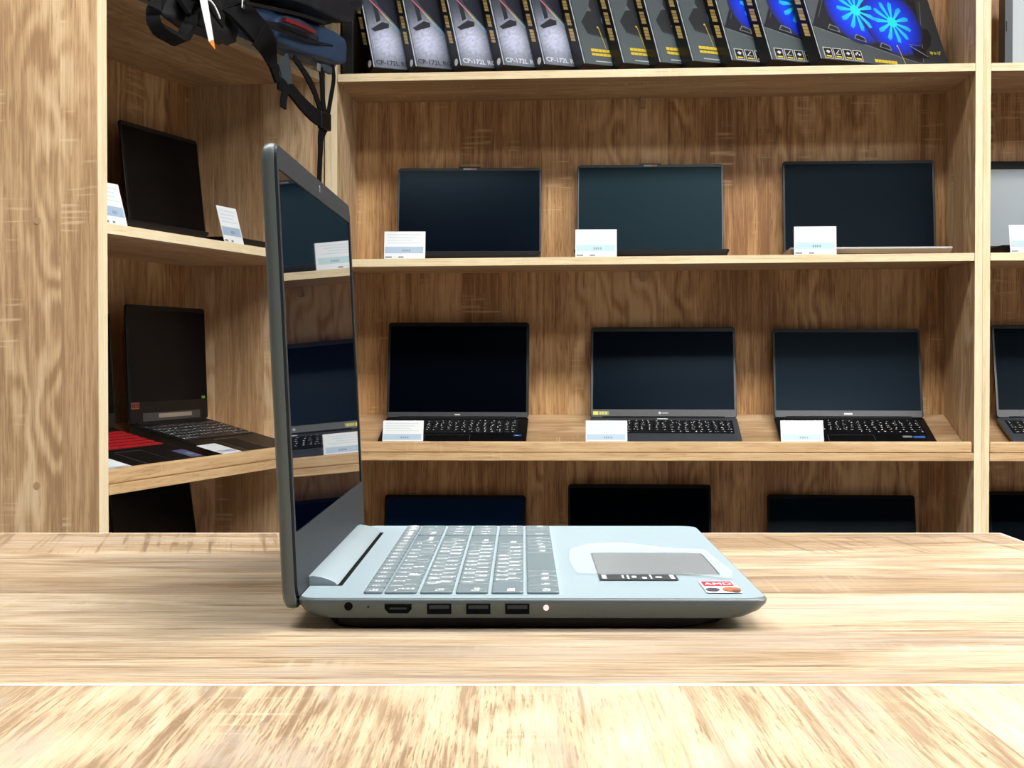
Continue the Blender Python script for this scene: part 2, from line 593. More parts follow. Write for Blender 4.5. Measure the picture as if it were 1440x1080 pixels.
# ------------------------------------------------------------------ the counter
DZ = CAMZ - 0.139
SEAM, FARE, RE = 0.7025, 1.309, 0.3835
desk = thing('desk', 'rustic oak counter top carrying the open grey laptop', 'desk', (-0.5, 1.0, 0))
mb = MB(); mb.box(-1.3, RE + .5 - .002, SEAM + .0025 - 1, FARE - 1 - .002, DZ - .026, DZ)
mb.build('desktop', M_DESKX, desk, bevel=0.0012)
mb = MB(); mb.box(-1.3, RE + .5 - .002, SEAM - 1, SEAM + .0024 - 1, DZ - .026, DZ)
mb.build('edge_band', M_DESKEDGE, desk, bevel=0.0007)
mb = MB(); mb.box(-1.3, RE + .5, FARE - 1 - .0019, FARE - 1, DZ - .026, DZ)
mb.build('edge_band', M_DESKEDGE, desk, bevel=0.0006)
mb = MB(); mb.box(RE + .5 - .0019, RE + .5, SEAM - 1, FARE - 1 - .002, DZ - .026, DZ)
mb.build('edge_band', M_DESKEDGE, desk, bevel=0.0006)
for xx in (-1.25, RE + .5 - .06):
    mb = MB(); mb.box(xx, xx + .025, SEAM - 1 + .04, FARE - 1 - .04, 0, DZ - .0265)
    mb.build('side_panel', M_PANEL, desk)
mb = MB(); mb.box(-1.224, RE + .5 - .061, FARE - 1 - .06, FARE - 1 - .042, .1, DZ - .0265)
mb.build('back_panel', M_PANEL, desk)
desk2 = thing('desk', 'front oak table section nearest the viewer with grain running away', 'desk', (-0.5, 0.4, 0))
mb = MB(); mb.box(-1.3, RE + .9, -.35, SEAM - .4 - .0002, DZ - .026, DZ - .0002)
mb.build('desktop', M_DESKY, desk2, bevel=0.0008)
for xx in (-1.25, RE + .84):
    mb = MB(); mb.box(xx, xx + .025, -.3, SEAM - .4 - .05, 0, DZ - .0265)
    mb.build('side_panel', M_PANEL, desk2)

# ------------------------------------------------------------------ the foreground laptop
# local: x along the hinge (its left side at -x), -y towards the user, z up
LW2, LDEP = 0.362, 0.2402
FGX, FGY = -0.1097, 0.845
lap = thing('laptop', 'grey open laptop in side view on the counter, ports facing the viewer', 'laptop',
            (FGX + 0.0013, FGY + LW2 / 2, DZ), (0, 0, R(90 - 0.35)))
TOP = 0.0157
hw = LW2 / 2


def lap_ring(dx, rear, front, z, r=0.012):
    return rrect(-hw + dx, hw - dx, -LDEP + front, -rear, [r, r * .8, r * .8, r], z, 6)


# body shell: upper shell and black tapered underside that doubles as the contact shadow
mb = MB()
mb.loft([lap_ring(.0040, .0150, .0190, .0055), lap_ring(.0014, .0100, .0112, .0060), lap_ring(.0004, .0030, .0040, .0092), lap_ring(0, .0006, 0.0006, .0125),
         lap_ring(0, 0, 0, .0144), lap_ring(.0006, .0006, .0006, TOP - .0003), lap_ring(.0014, .0014, .0014, TOP)], cap1=False)
k0 = len(mb.v) - 28
base = mb.build('base_shell', M_SHELLG, lap, smooth=True, flat_deg=50)
mb = MB()
mb.loft([lap_ring(.0052, .019, .036, .0009), lap_ring(.0046, .017, .024, .0026), lap_ring(.0042, .0152, .0192, .00549)])
bottom = mb.build('bottom_cover', M_BLACK2, lap, smooth=True)
for yy in (-.035, -LDEP + .055):
    for xx in ((-.165, -.06), (.06, .165)):
        slab(xx[0], xx[1], yy - .005, yy + .005, 0.0, .0012, .004, 0).build('rubber_foot', M_RUBBER, bottom)
# deck plate with a keyboard well and a hinge slot
DK = TOP + 0.0003
KX0, KX1 = -hw + .0125, hw - .0125       # keyboard along the hinge direction


def wy(X):     # world offset from the rear edge -> local y
    return -(X + 0.1097)


mb = MB()
o = lap_ring(.0014, .0014, .0014, DK)
i_ = rrect(-hw + .046, hw - .046, -.0195, -.0014, .001, DK, 6)
# the deck is a plate notched at the hinge: built as an outline prism
out = [(-hw + .0014 + .010, -LDEP + .0014), (hw - .0114, -LDEP + .0014)]
out = [(p[0], p[1]) for p in o]
# split: rear edge replaced by a notch
front_pts = [p for p in out if True]
notch = [(hw - .046, -.0014), (hw - .046, -.0185), (-hw + .046, -.0185), (-hw + .046, -.0014)]
seq = []
for p in front_pts[:14]:
    seq.append(p)
seq += notch
for p in front_pts[14:]:
    seq.append(p)
mb.loft([[(x, y, TOP - .0008) for x, y in seq], [(x, y, DK) for x, y in seq]], cap0=False)
mb.build('deck', M_DECK, lap)
mb = MB(); mb.box(-hw + .0462, hw - .0462, -.0184, -.003, TOP - .0007, TOP - .0001)
mb.build('hinge_slot', M_HOLE, lap)
# keys
ROWX = [(-.0768, -.0672), (-.0660, -.0495), (-.0476, -.0311), (-.0292, -.0127), (-.0108, .0057), (.0076, .0241)]
U = 0.0184
rows = [
    [(['Esc'], 1.0)] + [(['F%d' % i], 1.0) for i in range(1, 13)] + [(['Ins'], 1), (['Del'], 1), (['Home'], 1), (['End'], 1), (['PgUp'], 1), (['PgDn'], 1)],
    [(['~', 'Ё'], 1)] + [([a, b_], 1) for a, b_ in zip('1234567890-=', '!"№;%:?*()_+')] + [(['Backspace'], 2), 0.25, (['Num'], .87), (['/'], .87), (['*'], .87), (['-'], .87)],
    [(['Tab'], 1.5)] + [([a, b_], 1) for a, b_ in zip('QWERTYUIOP[]', 'ЙЦУКЕНГШЩЗХЪ')] + [(['\\'], 1.5), 0.25, (['7'], .87), (['8'], .87), (['9'], .87), (['+'], .87)],
    [(['Caps'], 1.8)] + [([a, b_], 1) for a, b_ in zip("ASDFGHJKL;'", 'ФЫВАПРОЛДЖЭ')] + [(['Enter'], 2.2), 0.25, (['4'], .87), (['5'], .87), (['6'], .87), (['+'], .87)],
    [(['Shift'], 2.3)] + [([a, b_], 1) for a, b_ in zip('ZXCVBNM,./', 'ЯЧСМИТЬБЮ.')] + [(['Shift'], 2.7), 0.25, (['1'], .87), (['2'], .87), (['3'], .87), (['Ent'], .87)],
    [(['Ctrl'], 1.35), (['Fn'], 1.1), (['Win'], 1.1), (['Alt'], 1.1), ([''], 5.0), (['Alt'], 1.1), (['Ctrl'], 1.1), (['<'], 1.05), (['^'], 1.05), (['>'], 1.05), 0.25, (['0'], 1.74), (['.'], .87), (['Ent'], .87)],
]
TOTAL = KX1 - KX0
_kmesh = {}
mb = MB()
mb.loft([rrect(KX0 - .002, KX1 + .002, wy(.0262), wy(-.0785), .003, DK - .0002), rrect(KX0 - .002, KX1 + .002, wy(.0262), wy(-.0785), .003, DK + .00012)])
mb.build('keyboard_tray', plain('keyboard_tray_grey', (0.36, 0.455, 0.50), 0.34), lap)
for ri, row in enumerate(rows):
    xa, xb = ROWX[ri]
    un = sum(e if isinstance(e, float) else e[1] for e in row)
    uu = TOTAL / un
    x = KX0
    for e in row:
        if isinstance(e, float):
            x += e * uu
            continue
        leg, wd = e
        kw, kd = wd * uu - .0022, xb - xa
        key = (round(kw, 5), round(kd, 5))
        if key not in _kmesh:
            q = MB()
            q.loft([rrect(0, kw, -kd, 0, .0014, 0, 2), rrect(0, kw, -kd, 0, .0014, .0011, 2), rrect(.0004, kw - .0004, -kd + .0004, -.0004, .0012, .0014, 2)], cap0=False)
            kb = q.build('key', M_KEY, lap)
            _kmesh[key] = kb.data
        else:
            kb = bpy.data.objects.new('key', _kmesh[key])
            COL.objects.link(kb)
            kb.parent = lap
        kb.location = (x + .0011, wy(xa), DK + .0001)
        if leg != ['']:
            q = MB()
            if len(leg) == 2:
                add_text(q, leg[0], .0088, lambda a, c: (.0022 + a, -.0078 + c, .00152), bold=.018)
                add_text(q, leg[1], .0085, lambda a, c: (kw - .0076 + a, -kd + .002 + c, .00152), bold=.018)
            else:
                sz = .0085 if len(leg[0]) == 1 else (.0060 if len(leg[0]) < 5 else .0056)
                add_text(q, leg[0], sz, lambda a, c: (.0022 + a, -kd * .72 + c, .00152), bold=.018)
            q.build('legend', M_WHITE, kb)
        x += wd * uu
# touchpad, films and stickers
slab(.936 - 1.026, 1.0385 - 1.026, wy(.1155), wy(.048), DK - .0001, DK + .0002, .002).build('touchpad', M_PAD, lap)
frame_ring(.936 - 1.0267, 1.0392 - 1.026, wy(.1162), wy(.0473), .002, .936 - 1.026, 1.0385 - 1.026, wy(.1155), wy(.048), .002, DK - .0001, DK + .00015).build('touchpad_groove', M_GRAPH, lap)
fx = lambda X, Yw, dz=.0006: (Yw - (FGY + hw), wy(X), DK + dz)
mb = MB()
mb.poly([fx(.0475, .911), fx(.0905, .911), fx(.0905, .9345), fx(.0475, .9345)], col=(0.030, 0.036, 0.042))
for (a, b_, c, d) in ((.0490, .0515, .915, .931), (.060, .0612, .916, .930), (.0628, .0640, .914, .930), (.0655, .068, .918, .927), (.071, .0735, .914, .922), (.0755, .0765, .914, .932), (.0785, .082, .918, .924), (.0865, .089, .914, .931)):
    mb.poly([fx(a, c, .0008), fx(b_, c, .0008), fx(b_, d, .0008), fx(a, d, .0008)], col=(0.45, 0.52, 0.56))
tag(mb.build('sticker', M_PRINT, lap), 'dark strip sticker with pale marks beside the touchpad')
mb = MB()
mb.poly([fx(.1005, .862), fx(.1190, .862), fx(.1190, .906), fx(.1005, .906)], col=(0.78, 0.80, 0.82))
mb.poly([fx(.1015, .886, .0008), fx(.1175, .886, .0008), fx(.1175, .904, .0008), fx(.1015, .904, .0008)], col=(0.62, 0.02, 0.045))
for (cx, cy, r_, cc) in ((.1045, .872, .0036, (0.05, 0.05, 0.07)), (.1145, .873, .0048, (0.70, 0.13, 0.04)), (.1160, .867, .0026, (0.12, 0.05, 0.04))):
    mb.poly([fx(cx + r_ * math.cos(a * math.pi / 10), cy + 1.7 * r_ * math.sin(a * math.pi / 10), .0009 + cx * .001) for a in range(20)], col=cc)
add_text(mb, 'AMD', .0075, lambda a, c: (.888 - (FGY + hw) + c * 1.8, wy(.1020 + a * .9), DK + .0010), (0.85, 0.85, 0.86))
tag(mb.build('sticker', M_PRINT, lap), 'small white sticker with red band and orange dot at the palm rest corner')
# wavy film around the touchpad, its white glare put into a milky colour
M_FILM, _t, _b = newmat('milky_film_with_glare')
_tr = _t.nodes.new('ShaderNodeBsdfTransparent')
_mx = _t.nodes.new('ShaderNodeMixShader')
_b.inputs['Base Color'].default_value = (0.78, 0.80, 0.80, 1)
_b.inputs['Roughness'].default_value = 0.25
_mx.inputs[0].default_value = 0.30
_t.links.new(_tr.outputs[0], _mx.inputs[1]); _t.links.new(_b.outputs[0], _mx.inputs[2])
_t.links.new(_mx.outputs[0], _t.nodes['Material Output'].inputs['Surface'])
mb = MB()
fo = [(.036, .9345), (.060, .9346), (.0915, .9346), (.120, .912), (.1235, .945), (.121, 1.00), (.1195, 1.048), (.098, 1.058), (.070, 1.088), (.048, 1.080), (.035, 1.05), (.033, 1.0), (.0345, .95)]
fi = [(.0475, .9355), (.062, .9352), (.090, .9352), (.1155, .9355), (.1160, .955), (.1160, .995), (.1160, 1.030), (.098, 1.0392), (.070, 1.0392), (.050, 1.0392), (.0475, 1.03), (.0475, 1.0), (.0475, .96)]
n_ = len(fo)
for L in range(5):
    for (a, b_), (c, d) in zip(fo, fi):
        t_ = L / 4
        X, Yw = a + (c - a) * t_, b_ + (d - b_) * t_
        mb.v.append(fx(X, Yw, .0006 + .0007 * (1 - t_) * (1 + mnoise.noise(Vector((X * 60, Yw * 40, 2.2))))))
for L in range(4):
    for i in range(n_):
        a, b_ = L * n_ + i, L * n_ + (i + 1) % n_
        mb.f.append((a, b_, b_ + n_, a + n_)); mb.mi.append(0)
tag(mb.build('protective_film', M_FILM, lap, smooth=True), 'wavy film around the touchpad, its white glare coloured in')

# ports on the left side (local x = -hw)
xs = -hw + 0.0006


def side_pt(Xw, z, dx):
    return (xs - dx, wy(Xw), z)


def zpx(py):
    return DZ and (CAMZ - (py - 500) * FGY / 2350) - DZ


def xpx(px):
    return (px - 720) * FGY / 2350


def port(name, pts, mat, d=.0012, parent=lap):
    q = MB()
    q.loft([[side_pt(xpx(a), zpx(b_), -.002) for a, b_ in pts], [side_pt(xpx(a), zpx(b_), d) for a, b_ in pts]])
    return q.build(name, mat, parent)


def circ(cx, cy, r_, n=20):
    return [(cx + r_ * math.cos(2 * math.pi * i / n), cy + r_ * math.sin(2 * math.pi * i / n)) for i in range(n)]


port('audio_jack', circ(489, 853.3, 6), M_HOLE)
port('microphone_hole', circ(517, 854, 1.6, 10), M_BLACK, .0011)
p = port('hdmi_port', [(540, 850), (578, 850), (578, 857), (573, 863), (546, 863), (540, 857)], M_HOLE)
port('contact_tongue', [(547, 855), (571, 855), (571, 857.5), (547, 857.5)], M_USB, .0013, p)
for a in (600, 655, 710):
    p = port('usb_port', [(a, 849.5), (a + 34, 849.5), (a + 34, 864), (a, 864)], M_HOLE)
    port('contact_tongue', [(a + 3, 851.5), (a + 31, 851.5), (a + 31, 856.5), (a + 3, 856.5)], M_USB, .0013, p)
port('charge_light', circ(767.5, 855, 4), M_LED)

# lid: built upright in (x, s) then leaned back
LH = 0.2385
lean = R(2.64)
LM = Matrix.Translation((0, -.0008, TOP - .0062)) @ Matrix.Rotation(R(90) - lean, 4, 'X')
# lid local: x along hinge, y up the lid, +z towards the user (-y)
mb = MB()
mb.loft([rrect(-hw + .003, hw - .003, .003, LH - .003, .008, -.0078, 6), rrect(-hw + .0004, hw - .0004, .0006, LH - .0006, .0095, -.0062, 6),
         rrect(-hw, hw, 0, LH, .010, -.0035, 6), rrect(-hw + .0004, hw - .0004, .0004, LH - .0004, .0096, -.0012, 6)])
mb.xf(LM).build('lid', M_SHELLG, lap, smooth=True, flat_deg=50)
frame_ring(-hw + .0014, hw - .0014, .006, LH - .0014, .009, -hw + .0068, hw - .0068, .0385, LH - .0135, .0012, -.0012, .0003, 6).xf(LM).build('bezel', M_BEZEL, lap)
mb = MB(); mb.box(-hw + .0066, hw - .0066, .0383, LH - .0133, -.0011, -.0004)
mb.xf(LM).build('display_panel', M_SCREENG, lap)
mb = MB(); mb.loft([[(.0022 * math.cos(a * math.pi / 8), LH - .0068 + .0022 * math.sin(a * math.pi / 8), q) for a in range(16)] for q in (.0002, .0006)])
mb.xf(LM).build('webcam', M_CHROME, lap)
# hinge bar
mb = MB()
prof = [(-.0150, -.0010), (-.0162, .0008), (-.0150, .0022), (-.0115, .0040), (-.0070, .0054), (-.0025, .0060), (.0010, .0050), (.0010, -.0010)]
mb.loft([[(-hw + .0475, y * .96, TOP + z * .9) for y, z in prof]] + [[(s_, y, TOP + z) for y, z in prof] for s_ in (-hw + .0485, hw - .0485)] + [[(hw - .0475, y * .96, TOP + z * .9) for y, z in prof]])
mb.build('hinge_bar', plain('silver_hinge_plastic', (0.27, 0.335, 0.365), 0.36), lap, smooth=True, flat_deg=50)


# ------------------------------------------------------------------ shelf laptops
def make_laptop(label, loc, yaw, W=0.36, D=0.235, H=0.235, T=0.018, lean=17, inc=0.0, body=M_BLACK, lid=None, bezel=None, screen=M_SCREEN,
                chin=.02, top=.010, side=.006, key=M_KEYD, legend=M_WHITE, logo=None, webtab=False, pad=True, kb=True, wedge=0.0, stickers=(), group='laptops on the oak shelves', gaming=False, keydens=1.0):
    """origin under the rear bottom edge of the base, x right, -y to the user"""
    lid = lid or body
    bezel = bezel or body
    r = thing('laptop', label, 'laptop', loc, (inc, 0, yaw), group)
    w2 = W / 2
    mb = MB()
    mb.loft([rrect(-w2 + .010, w2 - .010, -D + .016 + wedge, -.012, .008, .0020), rrect(-w2 + .004, w2 - .004, -D + .006 + wedge * .6, -.004, .009, .0045), rrect(-w2, w2, -D, 0, .009, T - .004), rrect(-w2, w2, -D, 0, .009, T - .0008), rrect(-w2 + .0008, w2 - .0008, -D + .0008, -.0008, .008, T)])
    b = mb.build('base', body, r, smooth=True, flat_deg=40)
    mb = MB()
    for yy in (-.03, -D + .045):
        for xx in (-w2 + .03, w2 - .07):
            mb.box(xx, xx + .04, yy - .005, yy + .005, 0, .0021)
    tag(mb.build('rubber_feet', M_RUBBER, r), kind='stuff')
    if kb:
        kx0, kx1, ky0, ky1 = -w2 + .016, w2 - .016, -.128, -.026
        slab(kx0 - .002, kx1 + .002, ky0 - .002, ky1 + .002, T - .0002, T + .0003, .003).build('keyboard_tray', M_BLACK2, r)
        mk, ml = MB(), MB()
        nr = 6
        rh = (ky1 - ky0) / nr
        gp = .0040 if key is M_KEYR else .0010
        rg = random.Random(int(W * 1e4) + int(loc[0] * 1e3))
        for j in range(nr):
            x = kx0
            while x < kx1 - .008:
                wd = .0175 if not (j == 5 and abs(x + .04) < .05) else .09
                wd = min(wd, kx1 - x)
                y0_ = ky0 + (nr - 1 - j) * rh
                mk.box(x + .001, x + wd - .001, y0_ + gp, y0_ + rh - .0012, T + .0002, T + .0016)
                if legend and wd < .03:
                    for q in range(2 if j else 1):
                        lx = x + .003 + rg.random() * .007
                        ly = y0_ + .003 + rg.random() * (rh - .009)
                        ll = .0022 + rg.random() * .003
                        lh = .0022 + rg.random() * .003
                        sk = (rg.random() - .5) * .004
                        zz = T + .0018
                        ml.poly([(lx, ly, zz), (lx + ll * .55, ly, zz), (lx + ll * .55 + sk, ly + lh, zz), (lx + sk, ly + lh, zz)])
                x += wd
        kk = tag(mk.build('keys', key, r), kind='stuff')
        if legend:
            tag(ml.build('key_legends', legend, kk), kind='stuff')
    if pad:
        frame_ring(-.068, .042, -D + .014, -.142, .003, -.067, .041, -D + .015, -.143, .002, T - .0002, T + .0004).build('touchpad_rim', M_CHROME if body is not M_GRAPH else M_GRAPHD, r)
        slab(-.067, .041, -D + .015, -.143, T - .0002, T + .0003, .002).build('touchpad', bezel if body not in (M_SILVER, M_GRAPH) else body, r)
    la = R(lean) + inc
    lm = Matrix.Translation((0, -.004, T + .001)) @ Matrix.Rotation(R(90) - la, 4, 'X')
    mb = slab(-w2, w2, 0.0, H, -.0065, -.0012, .008, .0012)
    mb.xf(lm).build('lid', lid, r, smooth=True)
    frame_ring(-w2 + .001, w2 - .001, .001, H - .001, .0075, -w2 + side, w2 - side, chin, H - top, .001, -.0012, .0002).xf(lm).build('bezel', bezel, r)
    mb = MB(); mb.box(-w2 + side - .0003, w2 - side + .0003, chin - .0003, H - top + .0003, -.0011, -.0004)
    mb.xf(lm).build('display_panel', screen, r)
    mb = MB()
    mb.tube([(-w2 + .03, -.003, T), (w2 - .03, -.003, T)], .0042, 8)
    mb.build('hinge', M_BLACK2 if body is not M_SILVER else M_GRAPH, r, smooth=True)
    if webtab:
        mb = slab(-.028, .028, H - .004, H + .003, -.0062, -.0002, .002, .0006)
        mb.xf(lm).build('camera_tab', bezel, r)
        mb = MB()
        mb.poly([(-.016, H - .0055, .0004), (.004, H - .0055, .0004), (.004, H - .001, .0004), (-.016, H - .001, .0004)], col=(0.42, 0.43, 0.44))
        mb.poly([(.004, H - .0055, .0004), (.018, H - .0055, .0004), (.018, H - .001, .0004), (.004, H - .001, .0004)], col=(0.45, 0.22, 0.20))
        mb.xf(lm).build('camera_strip', M_PRINT, r)
    if logo:
        mb = MB()
        lw, lh_ = logo
        mb.poly([(-lw, chin * .5 - lh_, .0004), (lw, chin * .5 - lh_, .0004), (lw, chin * .5 + lh_, .0004), (-lw, chin * .5 + lh_, .0004)], col=(0.55, 0.57, 0.57))
        mb.xf(lm).build('logo', M_PRINT, r)
    for (where, quads) in stickers:
        mb = MB()
        for n_, (x0, x1, y0, y1, c) in enumerate(quads):
            z = (.0004 if where == 'lid' else T + .0004) + n_ * .00015
            mb.poly([(x0, y0, z), (x1, y0, z), (x1, y1, z), (x0, y1, z)], col=c)
        if where == 'lid':
            mb.xf(lm)
        mb.build('sticker', M_PRINT, r)
    return r


def on_main(pxc, k, lvl):
    """u of a viewing direction at depth k behind the unit's front"""
    s = (pxc - 720) / 2350
    # MU.x + cos*u - sin*k = s (MU.y + sin*u + cos*k)
    c, sn = math.cos(MYAW), math.sin(MYAW)
    u = (s * (MU[1] + c * k) - MU[0] + sn * k) / (c - s * sn)
    return u


def flat_lap(label, pxc, yaw, k=.262, **kw):
    u = on_main(pxc, k, 1)
    return make_laptop(label, mpos(u, k, lev(1, u)), R(yaw), **kw)


def tilt_lap(label, pxc, yaw, lvl=2, k=.249, **kw):
    u = on_main(pxc, k, lvl)
    zl = lev(lvl, min(u, MW)) if u <= MW else RLEV[lvl][1]
    return make_laptop(label, mpos(u, k, incz(zl, k) + .0012), R(yaw), inc=INCA, **kw)


flat_lap('thin navy-screened laptop on the middle shelf, leftmost of its three', 659.5, -1.5, lean=11, H=.230, W=.361, webtab=True, chin=.012, top=.007, side=.004, bezel=M_GRAPHD, body=M_GRAPHD, screen=M_SCREEN, kb=True)
flat_lap('grey-rimmed teal-screened laptop at the centre of the middle shelf', 914, -4, lean=11, W=.364, H=.233, webtab=True, chin=.011, top=.007, side=.004, bezel=M_GRAPH, body=M_GRAPHD, screen=M_SCREENB)
flat_lap('laptop with silver base and black screen, right end of the middle shelf', 1208, -5, lean=10, W=.374, H=.235, body=M_SILVER, lid=M_GRAPHD, bezel=M_BLACK, chin=.008, top=.008, side=.006, screen=M_SCREENN, key=M_GRAPH, wedge=.014)
tilt_lap('all-black laptop with grey chin on the tilted shelf, leftmost of its three', 643.5, -2.5, lean=12, W=.355, H=.244, chin=.0145, bezel=M_BLACK, body=M_BLACK, screen=M_SCREENN, logo=(.007, .0016),
         stickers=(('base', [(.146, .165, -.152, -.141, (0.02, 0.10, 0.42)), (.149, .158, -.149, -.146, (.5, .6, .8))]),
                   ('lid', [(-.176, .176, .001, .0140, (0.022, 0.028, 0.034)), (-.007, .007, .006, .0095, (0.5, 0.52, 0.52))])))
tilt_lap('laptop with graphite keyboard deck and yellow sticker, middle of the tilted shelf', 933, -3.5, lean=17, W=.362, H=.236, chin=.021, top=.012, body=M_GRAPH, lid=M_BLACK2, bezel=M_GRAPHD, screen=M_SCREEN,
         stickers=(('lid', [(-.175, -.135, .006, .0165, (0.20, 0.22, 0.05)), (-.174, -.162, .007, .0155, (0.80, 0.62, 0.02)), (-.158, -.154, .008, .0145, (.6, .55, .1)), (-.152, -.148, .008, .0145, (.6, .55, .1)), (-.146, -.139, .008, .0145, (.5, .5, .1))]),
                   ('lid', [(-.012, -.006, .009, .015, (.35, .36, .36)), (-.004, .012, .010, .0135, (.22, .23, .23))]),
                   ('base', [(-.016, .010, -.016, -.008, (.80, .82, .82))]),
                   ('base', [(.075, .165, -.222, -.203, (.004, .004, .005))])))
tilt_lap('black laptop with blue sticker on its palm rest, right end of the tilted shelf', 1193, -4, lean=16, W=.365, H=.229, chin=.018, top=.009, body=M_BLACK, bezel=M_BLACK, screen=M_SCREEN, key=M_BLACK2,
         stickers=(('lid', [(-.1785, .1785, .001, .0175, (0.021, 0.028, 0.034)), (-.011, .010, .007, .0115, (.6, .62, .62))]),
                   ('base', [(.108, .130, -.162, -.148, (.25, .26, .27)), (.133, .160, -.165, -.150, (.03, .14, .45))])))
tilt_lap('blue-tinted laptop screen low behind the hinge of the foreground laptop', 637.5, -3, lvl=3, lean=15, W=.358, H=.240, chin=.02, body=M_BLACK2, screen=plain('display_navy_reflection_tint', (.002, .019, .062), .22, spec=0.06))  # navy base colour carries the bluish room reflection
tilt_lap('plain black laptop lid low behind the touchpad of the foreground laptop', 900, -3, lvl=3, lean=12, W=.358, H=.266, chin=.02, body=M_BLACK2, screen=M_SCREENN)
tilt_lap('slim dark laptop screen low behind the counter, left of the double upright', 1187, -4, lvl=3, lean=16, W=.366, H=.243, chin=.02, body=M_BLACK2, screen=plain('slate_display', (.0015, .0075, .0150), .25, spec=0.06))
# right bay
flat_lap('laptop with pale reflection coloured into its screen, middle shelf at the right edge', 1478, -2, W=.36, H=.232, lean=13, chin=.012, top=.022, side=.003, body=M_BLACK2, screen=plain('display_pale_reflection_tint', (0.06, 0.10, 0.13), 0.3), kb=False)  # blue-grey reflection painted as the display's own colour
tilt_lap('laptop with slate keyboard deck, tilted shelf at the right edge', 1506, -4, lean=17, W=.36, H=.240, chin=.02, body=M_GRAPH, lid=M_BLACK2, bezel=M_GRAPHD, screen=M_SCREENN)
tilt_lap('dark laptop screen at the right edge, low beyond the double upright', 1502, -4, lvl=3, lean=15, W=.36, H=.252, chin=.02, body=M_BLACK2, screen=M_SCREEN)
# side unit
LYD = LYAW


def left_lap(label, t0, W, lvl, b_=.262, yaw=0, **kw):
    t_ = t0 + W / 2
    if LLEV[lvl][0] == 'flat':
        return make_laptop(label, lpos(t_, b_, LLEV[lvl][1]), LYD + R(yaw), W=W, **kw)
    return make_laptop(label, lpos(t_, b_, incz(LLEV[lvl][1], b_) + .0012), LYD + R(yaw), W=W, inc=INCA, **kw)


left_lap('black laptop seen obliquely on the upper shelf of the left side unit', .588, .376, 1, lean=6, H=.254, chin=.012, screen=M_SCREENN, body=M_BLACK)
left_lap('laptop mostly hidden behind the pale left end panel, upper side shelf', .12, .36, 1, lean=8, H=.222, chin=.012, screen=M_SCREENN, body=M_BLACK2)
left_lap('black gaming laptop with camera bump, tilted shelf of the left side unit', .568, .385, 2, lean=2, H=.256, D=.245, T=.022, chin=.046, top=.010, screen=M_SCREENN, body=M_BLACK, bezel=M_BLACK2, webtab=False,
         key=plain('dark_grey_key', (.016, .018, .021), .4),
         stickers=(('lid', [(-.187, -.150, .032, .046, (.28, .035, .03)), (-.184, -.168, .034, .044, (.03, .01, .01)), (-.165, -.152, .034, .044, (.05, .01, .01))]),
                   ('lid', [(.160, .178, .047, .053, (.10, .30, .03))]),
                   ('lid', [(-.135, .150, .004, .022, (.030, .034, .042)), (-.06, .105, .010, .019, (.30, .25, .20))])))
left_lap('laptop with red keys beside the pale end panel, tilted side shelf', .12, .385, 2, lean=3, H=.240, D=.245, chin=.03, screen=M_SCREENN, body=M_BLACK, key=M_KEYR, legend=None,
         stickers=(('base', [(.130, .185, -.212, -.166, (.10, .085, .22)), (.136, .160, -.206, -.176, (.06, .10, .16)), (.150, .170, -.200, -.186, (.19, .24, .28))]),))
left_lap('black laptop screen low on the left beneath the tilted side shelf', .55, .39, 3, lean=8, H=.31, chin=.02, screen=M_SCREENN, body=M_BLACK2, kb=False)


# ------------------------------------------------------------------ price cards
def price_card(label, loc, yaw, W=.097, H=.067, lean=14, scheme=0, flat=False):
    """bent white card: face leaning back and a foot behind; origin at the middle of the bottom front edge"""
    r = thing('price_card', label, 'price card', loc, (0, 0, yaw), 'price cards along the shelves')
    a = R(lean)
    t_ = .0012
    s, c = math.sin(a), math.cos(a)
    mb = MB()
    pr = [(0, 0), (H * s, H * c), (H * s + t_, H * c), (t_ * 1.2, t_), (.030, t_), (.030, 0)]
    mb.loft([[(x, y, z) for y, z in pr] for x in (-W / 2, W / 2)])
    mb.build('card', M_CARD, r)
    f = lambda x, h: (x, h * s - .0003 * c, h * c + .0003 * s)
    q = MB()
    bandc = [(0.33, 0.44, 0.58), (0.40, 0.58, 0.61), (0.36, 0.49, 0.61)][scheme]

    def rect(x0, x1, h0, h1, col, up=0):
        q.poly([(f(x, h)[0], f(x, h)[1] - up * c, f(x, h)[2] + up * s) for x, h in ((x0, h0), (x1, h0), (x1, h1), (x0, h1))], col=col)
    w2 = W / 2
    rect(-w2 * .96, w2 * .90, H * .20, H * .44, bandc)
    for i_, hh in enumerate((.86, .76, .66, .56)):
        rect(-w2 * .85, w2 * (.75 - .18 * ((i_ * 7) % 3)), H * hh, H * (hh + .035), (0.55, 0.66, 0.69))
    for x in (-.12, -.02, .08, .2):
        rect(w2 * x, w2 * (x + .07), H * .26, H * .34, (0.18, 0.25, 0.32), .0003)
    rect(-w2 * .94, -w2 * .05, H * .03, H * .085, (0.16, 0.20, 0.22))
    rect(-w2 * .62, -w2 * .30, H * .03, H * .08, (0.72, 0.82, 0.74), .0003)
    q.build('printed_lines', M_PRINT, r)
    return r


def card_main(label, px, lvl, k, z=None, yaw=0, **kw):
    u = on_main(px, k, lvl)
    if z is None:
        z = lev(lvl, u) if u < MW else RLEV[lvl][1]
    return price_card(label, mpos(u, k, z), MYAW + R(yaw), **kw)


card_main('white price card before the navy-screened laptop, left on the middle shelf', 569, 1, .004, scheme=0, yaw=2)
card_main('white price card before the teal-screened laptop, centre of the middle shelf', 838, 1, .004, scheme=1)
card_main('white price card before the silver laptop, right on the middle shelf', 1146, 1, .004, scheme=1, yaw=-4, lean=10)
card_main('white price card on the middle shelf at the right edge of the picture', 1450, 1, .004, scheme=0)


